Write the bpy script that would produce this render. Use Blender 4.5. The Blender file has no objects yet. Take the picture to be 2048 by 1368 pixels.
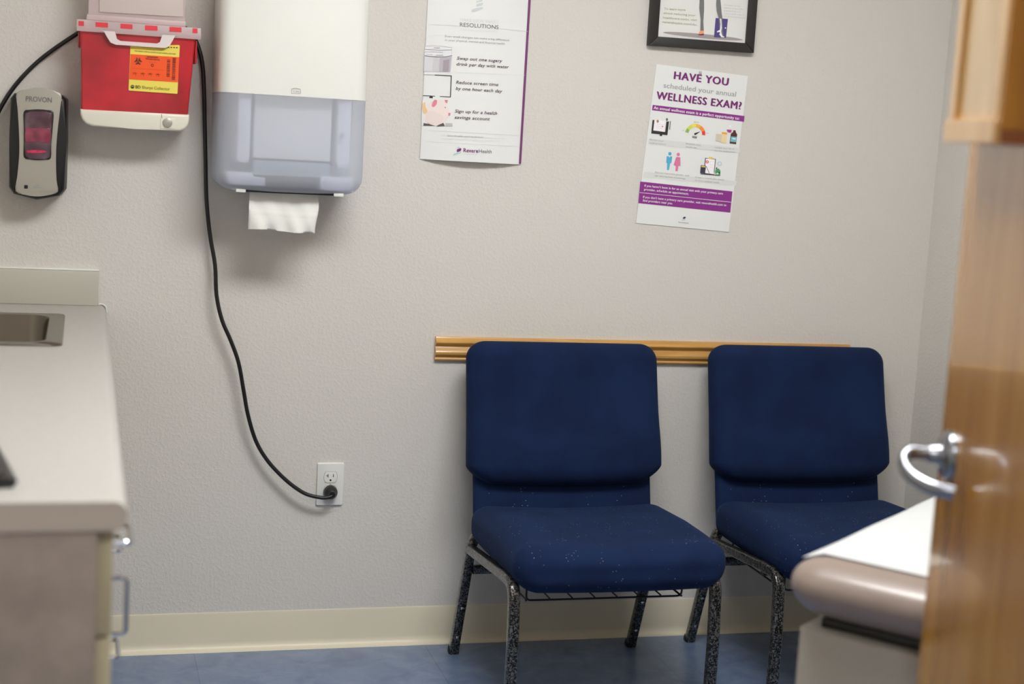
import bpy, bmesh, math, random
from mathutils import Vector, Matrix
random.seed(7)
S = bpy.context.scene
COL = S.collection
PI = math.pi

# ------------------------------------------------------------------ camera
F, YAW, PITCH, ROLL = 3035.93, 0.280329, 0.138587, 0.058989
CAM = Vector((0.0, -3.85872, 1.38733))
fw = Vector((math.sin(YAW)*math.cos(PITCH), math.cos(YAW)*math.cos(PITCH), -math.sin(PITCH)))
r0 = Vector((math.cos(YAW), -math.sin(YAW), 0)); u0 = r0.cross(fw)
RX = math.cos(ROLL)*r0 + math.sin(ROLL)*u0
UX = -math.sin(ROLL)*r0 + math.cos(ROLL)*u0
cd = bpy.data.cameras.new('camera'); cam = bpy.data.objects.new('camera', cd); COL.objects.link(cam)
cam.matrix_world = Matrix(((RX.x, UX.x, -fw.x, CAM.x), (RX.y, UX.y, -fw.y, CAM.y), (RX.z, UX.z, -fw.z, CAM.z), (0, 0, 0, 1)))
cd.sensor_width = 36; cd.sensor_fit = 'HORIZONTAL'; cd.lens = F/2048*36
cd.clip_start = 0.02
cd.dof.use_dof = True; cd.dof.focus_distance = 3.85; cd.dof.aperture_fstop = 2.6
S.camera = cam

def U(px, py, ax, val):
    """the point of the place measured at photo pixel (px, py) on the plane axis=val"""
    d = fw + RX*((px-1024)/F) - UX*((py-684)/F)
    return CAM + d*((val-CAM[ax])/d[ax])

# ------------------------------------------------------------------ materials
def lin(c):
    return tuple((v/255/12.92 if v/255 <= .04045 else ((v/255+.055)/1.055)**2.4) for v in c)
MATS = {}
def mat(name, rgb, rough=.5, metal=0, coat=0, bump=None, var=None, stretch=None, trans=0, sheen=0, spec=.5, emit=None, coat_rough=.05):
    """bump=(scale, strength, distance); var=(rgb2, scale, lo, hi, detail)"""
    if name in MATS: return MATS[name]
    m = bpy.data.materials.new(name); m.use_nodes = True; nt = m.node_tree; n = nt.nodes; L = nt.links
    b = n['Principled BSDF']
    b.inputs['Base Color'].default_value = (*lin(rgb), 1); b.inputs['Roughness'].default_value = rough
    b.inputs['Metallic'].default_value = metal; b.inputs['Coat Weight'].default_value = coat; b.inputs['Coat Roughness'].default_value = coat_rough
    b.inputs['Specular IOR Level'].default_value = spec
    b.inputs['Transmission Weight'].default_value = trans; b.inputs['Sheen Weight'].default_value = sheen
    if emit:
        b.inputs['Emission Color'].default_value = (*emit[0], 1); b.inputs['Emission Strength'].default_value = emit[1]
    tc = n.new('ShaderNodeTexCoord'); mp = n.new('ShaderNodeMapping'); L.new(tc.outputs['Object'], mp.inputs['Vector'])
    if stretch: mp.inputs['Scale'].default_value = stretch
    if var:
        nz = n.new('ShaderNodeTexNoise'); nz.inputs['Scale'].default_value = var[1]; nz.inputs['Detail'].default_value = var[4] if len(var) > 4 else 4
        L.new(mp.outputs[0], nz.inputs['Vector'])
        cr = n.new('ShaderNodeValToRGB'); cr.color_ramp.elements[0].position = var[2]; cr.color_ramp.elements[1].position = var[3]
        cr.color_ramp.elements[0].color = (*lin(rgb), 1); cr.color_ramp.elements[1].color = (*lin(var[0]), 1)
        L.new(nz.outputs['Fac'], cr.inputs['Fac']); L.new(cr.outputs['Color'], b.inputs['Base Color'])
    if bump:
        nb = n.new('ShaderNodeTexNoise'); nb.inputs['Scale'].default_value = bump[0]; nb.inputs['Detail'].default_value = 3
        L.new(tc.outputs['Object'], nb.inputs['Vector'])
        bp = n.new('ShaderNodeBump'); bp.inputs['Strength'].default_value = bump[1]; bp.inputs['Distance'].default_value = bump[2]
        L.new(nb.outputs['Fac'], bp.inputs['Height']); L.new(bp.outputs['Normal'], b.inputs['Normal'])
    MATS[name] = m
    return m

WALL = mat('wall paint', (214, 209.5, 203), .55, spec=.3)
def wall_texture(m):
    nt = m.node_tree; n = nt.nodes; L = nt.links; b = n['Principled BSDF']
    tc = n.new('ShaderNodeTexCoord'); nz = n.new('ShaderNodeTexNoise'); nz.inputs['Scale'].default_value = 125; nz.inputs['Detail'].default_value = 2.5
    nz.inputs['Roughness'].default_value = .55
    L.new(tc.outputs['Object'], nz.inputs['Vector'])
    cr = n.new('ShaderNodeValToRGB'); cr.color_ramp.elements[0].position = .46; cr.color_ramp.elements[1].position = .66
    L.new(nz.outputs['Fac'], cr.inputs['Fac'])
    bp = n.new('ShaderNodeBump'); bp.inputs['Strength'].default_value = .34; bp.inputs['Distance'].default_value = .0016
    L.new(cr.outputs['Color'], bp.inputs['Height']); L.new(bp.outputs['Normal'], b.inputs['Normal'])
wall_texture(WALL)
CEIL = mat('ceiling paint', (232, 230, 224), .8)
BASEB = mat('cream vinyl', (222, 213, 190), .4)
COUNTER = mat('counter laminate', (176, 173, 168), .35, var=((171, 168, 162), 60, .4, .7))
COUNTER_END = mat('counter end band', (178, 167, 155), .45)
SPLASH = mat('splash laminate', (186, 183, 170), .4)
PANEL = mat('mottled taupe laminate', (162, 148, 137), .5, var=((140, 128, 118), 14, .35, .7, 6))
DRAWER = mat('olive beige laminate', (172, 162, 134), .45)
DARK = mat('dark gap', (52, 46, 40), .8)
STEEL = mat('stainless steel', (122, 115, 104), .27, metal=1)
CHROME = mat('chrome', (205, 206, 212), .14, metal=1)
SATIN = mat('satin chrome', (150, 152, 158), .24, metal=1)
BLACKP = mat('black plastic', (22, 21, 22), .35)
CORD = mat('black rubber cord', (20, 18, 19), .38)
WHITEP = mat('white plastic', (227, 227, 221), .3, coat=.2)
PLATE = mat('outlet plate', (226, 226, 221), .3)
IVORY = mat('ivory plastic', (228, 224, 208), .35)
PAPER = mat('paper', (238, 238, 234), .6)
SHEETG = mat('poster sheet', (231, 232, 230), .4)
TOWEL = mat('towel paper', (226, 225, 220), .85, bump=(160, .25, .001))
FRAMEB = mat('black picture frame', (32, 29, 27), .45)
RUBBER = mat('black glide', (18, 18, 18), .6)

def fabric():
    m = bpy.data.materials.new('blue upholstery'); m.use_nodes = True; nt = m.node_tree; n = nt.nodes; L = nt.links; b = n['Principled BSDF']
    b.inputs['Roughness'].default_value = .9; b.inputs['Sheen Weight'].default_value = .1; b.inputs['Specular IOR Level'].default_value = .2
    b.inputs['Sheen Tint'].default_value = (.12, .25, .55, 1)
    tc = n.new('ShaderNodeTexCoord')
    nz = n.new('ShaderNodeTexNoise'); nz.inputs['Scale'].default_value = 9; nz.inputs['Detail'].default_value = 4; L.new(tc.outputs['Object'], nz.inputs['Vector'])
    cr = n.new('ShaderNodeValToRGB'); cr.color_ramp.elements[0].color = (*lin((11, 26, 58)), 1); cr.color_ramp.elements[1].color = (*lin((15, 33, 68)), 1)
    cr.color_ramp.elements[0].position = .35; cr.color_ramp.elements[1].position = .65
    L.new(nz.outputs['Fac'], cr.inputs['Fac'])
    # lint specks, denser on the seat
    vo = n.new('ShaderNodeTexVoronoi'); vo.inputs['Scale'].default_value = 115; L.new(tc.outputs['Object'], vo.inputs['Vector'])
    lt = n.new('ShaderNodeMath'); lt.operation = 'LESS_THAN'; L.new(vo.outputs['Distance'], lt.inputs[0]); lt.inputs[1].default_value = .125
    n2 = n.new('ShaderNodeTexNoise'); n2.inputs['Scale'].default_value = 23; n2.inputs['Detail'].default_value = 5; L.new(tc.outputs['Object'], n2.inputs['Vector'])
    gt = n.new('ShaderNodeMath'); gt.operation = 'GREATER_THAN'; L.new(n2.outputs['Fac'], gt.inputs[0]); gt.inputs[1].default_value = .555
    sx = n.new('ShaderNodeSeparateXYZ'); L.new(tc.outputs['Object'], sx.inputs[0])
    zz = n.new('ShaderNodeMath'); zz.operation = 'LESS_THAN'; L.new(sx.outputs['Z'], zz.inputs[0]); zz.inputs[1].default_value = .475
    m1 = n.new('ShaderNodeMath'); m1.operation = 'MULTIPLY'; L.new(lt.outputs[0], m1.inputs[0]); L.new(gt.outputs[0], m1.inputs[1])
    m2 = n.new('ShaderNodeMath'); m2.operation = 'MULTIPLY'; L.new(m1.outputs[0], m2.inputs[0]); L.new(zz.outputs[0], m2.inputs[1])
    m3 = n.new('ShaderNodeMath'); m3.operation = 'MULTIPLY'; L.new(m2.outputs[0], m3.inputs[0]); m3.inputs[1].default_value = .55
    mx = n.new('ShaderNodeMix'); mx.data_type = 'RGBA'; L.new(m3.outputs[0], mx.inputs[0]); L.new(cr.outputs['Color'], mx.inputs[6]); mx.inputs[7].default_value = (.35, .42, .5, 1)
    L.new(mx.outputs[2], b.inputs['Base Color'])
    wv = n.new('ShaderNodeTexNoise'); wv.inputs['Scale'].default_value = 420; L.new(tc.outputs['Object'], wv.inputs['Vector'])
    bp = n.new('ShaderNodeBump'); bp.inputs['Strength'].default_value = .35; bp.inputs['Distance'].default_value = .001
    L.new(wv.outputs['Fac'], bp.inputs['Height']); L.new(bp.outputs['Normal'], b.inputs['Normal'])
    return m
FABRIC = fabric()

def hammertone():
    m = bpy.data.materials.new('hammertone steel'); m.use_nodes = True; nt = m.node_tree; n = nt.nodes; L = nt.links; b = n['Principled BSDF']
    tc = n.new('ShaderNodeTexCoord')
    nz = n.new('ShaderNodeTexNoise'); nz.inputs['Scale'].default_value = 210; nz.inputs['Detail'].default_value = 1.5; nz.inputs['Distortion'].default_value = 1.2
    L.new(tc.outputs['Object'], nz.inputs['Vector'])
    cr = n.new('ShaderNodeValToRGB'); cr.color_ramp.elements[0].color = (.004, .004, .004, 1); cr.color_ramp.elements[1].color = (.17, .165, .16, 1)
    cr.color_ramp.elements[0].position = .48; cr.color_ramp.elements[1].position = .58
    L.new(nz.outputs['Fac'], cr.inputs['Fac']); L.new(cr.outputs['Color'], b.inputs['Base Color'])
    b.inputs['Metallic'].default_value = .55; b.inputs['Roughness'].default_value = .3; b.inputs['Coat Weight'].default_value = .5
    bp = n.new('ShaderNodeBump'); bp.inputs['Strength'].default_value = .4; bp.inputs['Distance'].default_value = .0006
    L.new(nz.outputs['Fac'], bp.inputs['Height']); L.new(bp.outputs['Normal'], b.inputs['Normal'])
    return m
HAMMER = hammertone()

def wood(name, c1, c2, c3, scale, rough=.3, coat=.3, coat_rough=.08, fine=1):
    """grain stretched by scale (x, y, z)"""
    m = bpy.data.materials.new(name); m.use_nodes = True; nt = m.node_tree; n = nt.nodes; L = nt.links; b = n['Principled BSDF']
    b.inputs['Roughness'].default_value = rough; b.inputs['Coat Weight'].default_value = coat; b.inputs['Coat Roughness'].default_value = coat_rough
    tc = n.new('ShaderNodeTexCoord'); mp = n.new('ShaderNodeMapping'); mp.inputs['Scale'].default_value = scale; L.new(tc.outputs['Object'], mp.inputs['Vector'])
    nz = n.new('ShaderNodeTexNoise'); nz.inputs['Scale'].default_value = 4*fine; nz.inputs['Detail'].default_value = 6; nz.inputs['Distortion'].default_value = .4
    L.new(mp.outputs[0], nz.inputs['Vector'])
    cr = n.new('ShaderNodeValToRGB'); e = cr.color_ramp.elements
    e[0].position = .3; e[0].color = (*lin(c1), 1); e[1].position = .72; e[1].color = (*lin(c3), 1)
    k = e.new(.5); k.color = (*lin(c2), 1)
    L.new(nz.outputs['Fac'], cr.inputs['Fac']); L.new(cr.outputs['Color'], b.inputs['Base Color'])
    return m
DOORWOOD = wood('door wood', (154, 102, 32), (168, 117, 42), (180, 131, 56), (5, 5, .6), .26, .6, .07)
RAILWOOD = wood('rail wood', (180, 130, 62), (194, 146, 76), (206, 160, 90), (1.2, 8, 14), .35, .3)
HOLDERWOOD = wood('holder wood', (186, 140, 82), (200, 158, 102), (210, 172, 118), (6, 6, .9), .3, .6, .06)

def floor_mat():
    m = bpy.data.materials.new('blue sheet vinyl'); m.use_nodes = True; nt = m.node_tree; n = nt.nodes; L = nt.links; b = n['Principled BSDF']
    tc = n.new('ShaderNodeTexCoord')
    nz = n.new('ShaderNodeTexNoise'); nz.inputs['Scale'].default_value = 11; nz.inputs['Detail'].default_value = 8; nz.inputs['Distortion'].default_value = .5; nz.inputs['Roughness'].default_value = .65
    L.new(tc.outputs['Object'], nz.inputs['Vector'])
    cr = n.new('ShaderNodeValToRGB'); e = cr.color_ramp.elements
    e[0].position = .3; e[0].color = (*lin((96, 114, 146)), 1); e[1].position = .72; e[1].color = (*lin((122, 138, 166)), 1)
    k = e.new(.5); k.color = (*lin((106, 124, 154)), 1)
    L.new(nz.outputs['Fac'], cr.inputs['Fac'])
    br = n.new('ShaderNodeTexBrick'); br.offset = 0; br.inputs['Scale'].default_value = 1; br.inputs['Brick Width'].default_value = .61; br.inputs['Row Height'].default_value = .61
    br.inputs['Mortar Size'].default_value = .0012; br.inputs['Color1'].default_value = (1, 1, 1, 1); br.inputs['Color2'].default_value = (.95, .95, .95, 1); br.inputs['Mortar'].default_value = (.78, .78, .78, 1)
    mp = n.new('ShaderNodeMapping'); mp.inputs['Location'].default_value = (-.3, .0, 0); L.new(tc.outputs['Object'], mp.inputs[0]); L.new(mp.outputs[0], br.inputs['Vector'])
    mx = n.new('ShaderNodeMix'); mx.data_type = 'RGBA'; mx.blend_type = 'MULTIPLY'; mx.inputs[0].default_value = 1
    L.new(cr.outputs['Color'], mx.inputs[6]); L.new(br.outputs['Color'], mx.inputs[7]); L.new(mx.outputs[2], b.inputs['Base Color'])
    b.inputs['Roughness'].default_value = .25
    bp = n.new('ShaderNodeBump'); bp.inputs['Strength'].default_value = .12; bp.inputs['Distance'].default_value = .001
    n2 = n.new('ShaderNodeTexNoise'); n2.inputs['Scale'].default_value = 60; L.new(tc.outputs['Object'], n2.inputs['Vector'])
    L.new(n2.outputs['Fac'], bp.inputs['Height']); L.new(bp.outputs['Normal'], b.inputs['Normal'])
    return m
FLOOR = floor_mat()

def translucent(name, rgb, opacity, rough=.35, trans_mix=.35):
    """frosted plastic: part of the light goes straight through"""
    m = bpy.data.materials.new(name); m.use_nodes = True; nt = m.node_tree; n = nt.nodes; L = nt.links; b = n['Principled BSDF']
    b.inputs['Base Color'].default_value = (*lin(rgb), 1); b.inputs['Roughness'].default_value = rough
    tr = n.new('ShaderNodeBsdfTransparent'); tr.inputs[0].default_value = (*[min(1, v*1.1+.12) for v in lin(rgb)], 1)
    tl = n.new('ShaderNodeBsdfTranslucent'); tl.inputs[0].default_value = (*lin(rgb), 1)
    m1 = n.new('ShaderNodeMixShader'); m1.inputs[0].default_value = trans_mix; L.new(b.outputs[0], m1.inputs[1]); L.new(tl.outputs[0], m1.inputs[2])
    m2 = n.new('ShaderNodeMixShader'); m2.inputs[0].default_value = opacity; L.new(tr.outputs[0], m2.inputs[1]); L.new(m1.outputs[0], m2.inputs[2])
    L.new(m2.outputs[0], n['Material Output'].inputs['Surface'])
    return m
FROST = translucent('frosted blue plastic', (220, 223, 231), .60)
LIDP = translucent('milky plastic', (240, 226, 226), .62)
RED = mat('red sharps plastic', (200, 36, 50), .28, coat=.3, var=((160, 32, 42), 9, .36, .64, 3))
REDNOTCH = mat('red notch', (228, 60, 72), .35)
YEL = mat('label yellow', (236, 218, 92), .5)
ORA = mat('label orange', (246, 86, 20), .5)
INK = mat('black ink', (40, 32, 26), .6)
INKY = mat('olive ink', (120, 108, 40), .6)
INKO = mat('dark red ink', (120, 36, 16), .6)
INKR = mat('faint red ink', (206, 66, 18), .6)
SILV = mat('silver plastic', (176, 172, 160), .38, metal=.35)
SOAPW = mat('clear window', (104, 84, 92), .12, coat=.6, var=((76, 44, 58), 18, .35, .65, 2))
PINK = mat('pink soap', (156, 58, 84), .2, coat=.6, var=((110, 44, 64), 30, .35, .7, 3))
HOTP = mat('bright pink soap', (220, 50, 96), .3, var=((140, 44, 70), 120, .4, .62))
VINYLP = mat('taupe vinyl', (132, 117, 108), .34, coat=.25, bump=(240, .1, .0006))
BODYW = mat('exam table enamel', (156, 149, 139), .4)
PUR = mat('purple ink', (118, 32, 112), .5)
PURB = mat('bright purple ink', (140, 40, 138), .5)
PURE = mat('plum ink', (120, 58, 112), .5)
G1 = mat('grey ink', (108, 104, 106), .6)
G2 = mat('mid grey ink', (160, 160, 160), .6)
G3 = mat('light grey ink', (196, 196, 196), .6)
G4 = mat('pale grey ink', (222, 222, 220), .6)
PLUMT = mat('plum grey ink', (92, 66, 84), .6)
WH = mat('white ink', (248, 244, 248), .5)
GRN = mat('sage ink', (172, 186, 140), .6)

# ------------------------------------------------------------------ mesh helpers
def box(bm, x0, x1, y0, y1, z0, z1, bev=0, seg=2):
    g = bmesh.ops.create_cube(bm, size=1)['verts']
    for v in g: v.co = Vector((x0+(v.co.x+.5)*(x1-x0), y0+(v.co.y+.5)*(y1-y0), z0+(v.co.z+.5)*(z1-z0)))
    if bev:
        es = list({e for v in g for e in v.link_edges})
        bmesh.ops.bevel(bm, geom=es, offset=bev, segments=seg, profile=.5, affect='EDGES')

def prism_y(bm, pts, y0, y1, bev=0, seg=2, mi=0, surf=None):
    """outline pts [(x, z)] standing on y0 (front, towards the room) and running back to y1"""
    a = [bm.verts.new((x, y0, z)) for x, z in pts]; b = [bm.verts.new((x, y1, z)) for x, z in pts]
    n = len(pts); f1 = bm.faces.new(a); f2 = bm.faces.new(b[::-1]); fs = [f1, f2]
    for i in range(n): fs.append(bm.faces.new((a[(i+1) % n], a[i], b[i], b[(i+1) % n])))
    for f in fs: f.material_index = mi
    if bev: bmesh.ops.bevel(bm, geom=list(f1.edges), offset=bev, segments=seg, profile=.5, affect='EDGES')

def extrude_axis(bm, pts, a0, a1, axis, mi=0):
    """profile pts (2D over the two other axes in order) run along axis"""
    def mk(p, a):
        c = list(p); c.insert(axis, a); return c
    A = [bm.verts.new(mk(p, a0)) for p in pts]; B = [bm.verts.new(mk(p, a1)) for p in pts]; n = len(pts)
    fs = [bm.faces.new(A), bm.faces.new(B[::-1])]
    for i in range(n): fs.append(bm.faces.new((A[(i+1) % n], A[i], B[i], B[(i+1) % n])))
    for f in fs: f.material_index = mi

def rrect(x0, x1, z0, z1, r, k=6):
    if not isinstance(r, (list, tuple)): r = [r]*4
    pts = []
    for (cx, cz, a0, rr) in ((x1-r[0], z1-r[0], 0, r[0]), (x0+r[1], z1-r[1], 90, r[1]), (x0+r[2], z0+r[2], 180, r[2]), (x1-r[3], z0+r[3], 270, r[3])):
        for i in range(k+1):
            t = math.radians(a0+90*i/k); pts.append((cx+rr*math.cos(t), cz+rr*math.sin(t)))
    return pts

def smooth_closed(pts, k=4):
    """Catmull-Rom through pts"""
    out = []; n = len(pts)
    for i in range(n):
        p0, p1, p2, p3 = (Vector(pts[(i+j-1) % n]) for j in range(4))
        for s in range(k):
            t = s/k
            out.append(.5*((2*p1)+(-p0+p2)*t+(2*p0-5*p1+4*p2-p3)*t*t+(-p0+3*p1-3*p2+p3)*t**3))
    return [tuple(v) for v in out]

def smooth_open(pts, k=6):
    P = [Vector(p) for p in pts]; P = [2*P[0]-P[1]]+P+[2*P[-1]-P[-2]]; out = []
    for i in range(1, len(P)-2):
        p0, p1, p2, p3 = P[i-1:i+3]
        for s in range(k):
            t = s/k
            out.append(.5*((2*p1)+(-p0+p2)*t+(2*p0-5*p1+4*p2-p3)*t*t+(-p0+3*p1-3*p2+p3)*t**3))
    out.append(P[-2]); return out

def fillet(pts, r, k=6):
    P = [Vector(p) for p in pts]; out = [P[0]]
    for i in range(1, len(P)-1):
        a, b, c = P[i-1], P[i], P[i+1]
        d1 = (a-b).normalized(); d2 = (c-b).normalized(); ang = d1.angle(d2)
        if ang > 3.1: out.append(b); continue
        t = min(r/math.tan(ang/2), (a-b).length*.49, (c-b).length*.49)
        s, e = b+d1*t, b+d2*t
        for j in range(k+1):
            q = j/k; out.append(s*(1-q)**2+b*2*q*(1-q)+e*q*q)
    out.append(P[-1]); return out

def sweep(bm, pts, prof, up=(0, 0, 1), scale=None, mi=0):
    """prof: list of (a, b) around the path; up: a reference that stays off the path's direction"""
    P = [Vector(p) for p in pts]; up = Vector(up); rings = []
    for i, p in enumerate(P):
        d = (P[min(i+1, len(P)-1)]-P[max(i-1, 0)]).normalized()
        s = d.cross(up)
        if s.length < 1e-4: s = d.cross(Vector((1, 0, 0)))
        s.normalize(); t = s.cross(d).normalized()
        k = scale[i] if scale else 1
        rings.append([bm.verts.new(p+s*a*k+t*b*k) for a, b in prof])
    n = len(prof)
    for i in range(len(rings)-1):
        for j in range(n):
            f = bm.faces.new((rings[i][j], rings[i][(j+1) % n], rings[i+1][(j+1) % n], rings[i+1][j])); f.material_index = mi
    for f in (bm.faces.new(rings[0][::-1]), bm.faces.new(rings[-1])): f.material_index = mi

def circ(r, n=12): return [(r*math.cos(2*PI*i/n), r*math.sin(2*PI*i/n)) for i in range(n)]
def tube(bm, pts, r, n=12, up=(0, 0, 1), mi=0): sweep(bm, pts, circ(r, n), up, mi=mi)
def sq(a, b, r=.004): return rrect(-a/2, a/2, -b/2, b/2, r, 3)

def lathe(bm, prof, M=None, n=24):
    """prof [(radius, height)] around local z, then M"""
    M = M or Matrix(); rings = []
    for r, h in prof: rings.append([bm.verts.new(M @ Vector((r*math.cos(2*PI*i/n), r*math.sin(2*PI*i/n), h))) for i in range(n)])
    for i in range(len(rings)-1):
        for j in range(n): bm.faces.new((rings[i][j], rings[i][(j+1) % n], rings[i+1][(j+1) % n], rings[i+1][j]))
    bm.faces.new(rings[0][::-1]); bm.faces.new(rings[-1])

def roundbox(bm, c, h, r, seg=5, mid=6, fn=None):
    """soft box: centre c, half sizes h, radii r, optional deform fn(Vector relative to c)->Vector"""
    if not isinstance(r, (list, tuple)): r = (r,)*3
    cs = []
    for k in range(3):
        l = []
        for i in range(seg): l.append(-h[k]+r[k]*(1-math.tan(PI/4*(1-i/seg))))
        for i in range(mid+1): l.append(-(h[k]-r[k])+2*(h[k]-r[k])*i/mid)
        for i in range(1, seg+1): l.append(h[k]-r[k]+r[k]*math.tan(PI/4*i/seg))
        cs.append(l)
    cache = {}
    def V(i, j, k):
        key = (i, j, k)
        if key not in cache:
            p = Vector((cs[0][i], cs[1][j], cs[2][k]))
            inn = Vector([max(-(h[q]-r[q]), min(h[q]-r[q], p[q])) for q in range(3)])
            d = Vector([(p[q]-inn[q])/r[q] for q in range(3)])
            if d.length > 1e-9: d.normalize()
            p = inn+Vector([d[q]*r[q] for q in range(3)])
            if fn: p = fn(p)
            cache[key] = bm.verts.new(Vector(c)+p)
        return cache[key]
    N = [len(l)-1 for l in cs]
    for (a, b, w) in ((0, 1, 2), (1, 2, 0), (2, 0, 1)):
        for side in (0, N[w]):
            for i in range(N[a]):
                for j in range(N[b]):
                    q = []
                    for (x, y) in ((i, j), (i+1, j), (i+1, j+1), (i, j+1)):
                        id_ = [0, 0, 0]; id_[a] = x; id_[b] = y; id_[w] = side; q.append(V(*id_))
                    if side == 0: q.reverse()
                    bm.faces.new(q)

def sheet_grid(bm, g, off):
    """closed thin sheet: grid g of verts [i][j] plus the same grid moved by off"""
    off = Vector(off); h = [[bm.verts.new(v.co+off) for v in r] for r in g]; n, m = len(g)-1, len(g[0])-1
    for i in range(n):
        for j in range(m):
            bm.faces.new((g[i][j], g[i+1][j], g[i+1][j+1], g[i][j+1])); bm.faces.new((h[i][j], h[i][j+1], h[i+1][j+1], h[i+1][j]))
    for i in range(n):
        for j in (0, m): bm.faces.new((g[i][j], g[i+1][j], h[i+1][j], h[i][j]))
    for j in range(m):
        for i in (0, n): bm.faces.new((g[i][j], g[i][j+1], h[i][j+1], h[i][j]))

OFF = {}
def obj(name, bm, mats, parent=None, smooth=True, angle=35):
    """links bm as one mesh; bm of a child is given in the same coordinates as its thing's"""
    if not isinstance(mats, (list, tuple)): mats = [mats]
    bmesh.ops.recalc_face_normals(bm, faces=bm.faces)
    me = bpy.data.meshes.new(name)
    off = OFF.get(parent.name) if parent else None
    if off: bmesh.ops.translate(bm, vec=-off, verts=bm.verts)
    bm.to_mesh(me); bm.free()
    for m in mats: me.materials.append(m)
    if smooth:
        me.shade_smooth()
        me.set_sharp_from_angle(angle=math.radians(angle))
    o = bpy.data.objects.new(name, me); COL.objects.link(o)
    if parent:
        o.parent = parent
        if off: OFF[o.name] = off
    return o

def tag(o, label=None, cat=None, group=None, kind=None):
    for k, v in (('label', label), ('category', cat), ('group', group), ('kind', kind)):
        if v: o[k] = v
    return o

def thing(name, label, cat, loc=(0, 0, 0), rz=0, group=None, world=False):
    o = bpy.data.objects.new(name, None); COL.objects.link(o); o.location = loc; o.rotation_euler = (0, 0, rz)
    o.empty_display_size = .05
    tag(o, label, cat, group)
    if world: OFF[o.name] = Vector(loc)
    return o

def struct(name, bm, m, smooth=False): return tag(obj(name, bm, m, smooth=smooth), kind='structure')
def B(): return bmesh.new()

# ------------------------------------------------------------------ print helpers
_txt = {}
def text_mesh(s, bold=0, shear=0):
    key = (s, bold, shear)
    if key in _txt: return _txt[key]
    c = bpy.data.curves.new('print', 'FONT'); c.body = s; c.size = 1; c.shear = shear; c.space_character = 1+bold*2; c.resolution_u = 3; c.fill_mode = 'FRONT'
    o = bpy.data.objects.new('print', c); COL.objects.link(o)
    dg = bpy.context.evaluated_depsgraph_get(); dg.update()
    me = bpy.data.meshes.new_from_object(o.evaluated_get(dg))
    vs = [v.co.copy() for v in me.vertices]; fs = [list(p.vertices) for p in me.polygons]
    bpy.data.meshes.remove(me); bpy.data.objects.remove(o); bpy.data.curves.remove(c)
    _txt[key] = (vs, fs); return _txt[key]

CAP = max(v.y for v in text_mesh('H')[0])

class Surface:
    """a printed surface: plane y = y0 (or y0 - bow(x)); lift(level) puts ink layers just above it"""
    def __init__(s, y0, bow=None, ymap=None, mapper=None):
        s.y0 = y0; s.bow = bow; s.mapper = mapper or (lambda x, y: (x, y)); s.ymap = ymap if ymap is not None else y0
    def xz(s, p):
        q = s.mapper(*p); w = U(q[0], q[1], 1, s.ymap); return Vector((w.x, w.z))
    def at(s, x, z, lvl=1):
        return Vector((x, s.y0-(s.bow(x, z) if s.bow else 0)-.0005*lvl, z))
    def poly(s, bm, pts, lvl=1, mi=0):
        f = bm.faces.new([bm.verts.new(s.at(*s.xz(p), lvl)) for p in pts]); f.material_index = mi
    def disc(s, bm, c, rx, ry, lvl=1, mi=0, n=24, rot=0):
        cr, sr = math.cos(rot), math.sin(rot)
        s.poly(bm, [(c[0]+rx*math.cos(t)*cr-ry*math.sin(t)*sr, c[1]+rx*math.cos(t)*sr+ry*math.sin(t)*cr) for t in [2*PI*i/n for i in range(n)]], lvl, mi)
    def ring(s, bm, c, r1, r2, a0=0, a1=360, lvl=1, mi=0, n=24):
        for i in range(n):
            t0, t1 = (math.radians(a0+(a1-a0)*k/n) for k in (i, i+1))
            s.poly(bm, [(c[0]+r*math.cos(t), c[1]+r*math.sin(t)) for r, t in ((r1, t0), (r2, t0), (r2, t1), (r1, t1))], lvl, mi)
    def line(s, bm, a, b, w, lvl=1, mi=0):
        d = Vector((b[0]-a[0], b[1]-a[1])).normalized(); nx, ny = -d.y*w/2, d.x*w/2
        s.poly(bm, [(a[0]+nx, a[1]+ny), (b[0]+nx, b[1]+ny), (b[0]-nx, b[1]-ny), (a[0]-nx, a[1]-ny)], lvl, mi)
    def text(s, bm, st, a, b, h, lvl=1, mi=0, bold=0, shear=0):
        vs, fs = text_mesh(st, bold, shear)
        x0 = min(v.x for v in vs); x1 = max(v.x for v in vs)
        A, Bv = s.xz(a), s.xz(b); ax = (Bv-A)/(x1-x0)
        top = s.xz((a[0], a[1]-h)); hh = (top-A).length; up = Vector((-ax.y, ax.x)).normalized()*(hh/CAP)
        for k, (sx, sy) in enumerate(((0, 0), (-1, .4), (1, -.4), (0, 1)) if bold else ((0, 0),)):   # heavier strokes: shifted layers
            nv = []
            for v in vs:
                q = A+ax*(v.x-x0+sx*bold*.8)+up*(v.y+sy*bold*.5); nv.append(bm.verts.new(s.at(q.x, q.y, lvl+.15*k)))
            for f in fs:
                try: bm.faces.new([nv[i] for i in f]).material_index = mi
                except ValueError: pass

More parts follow.
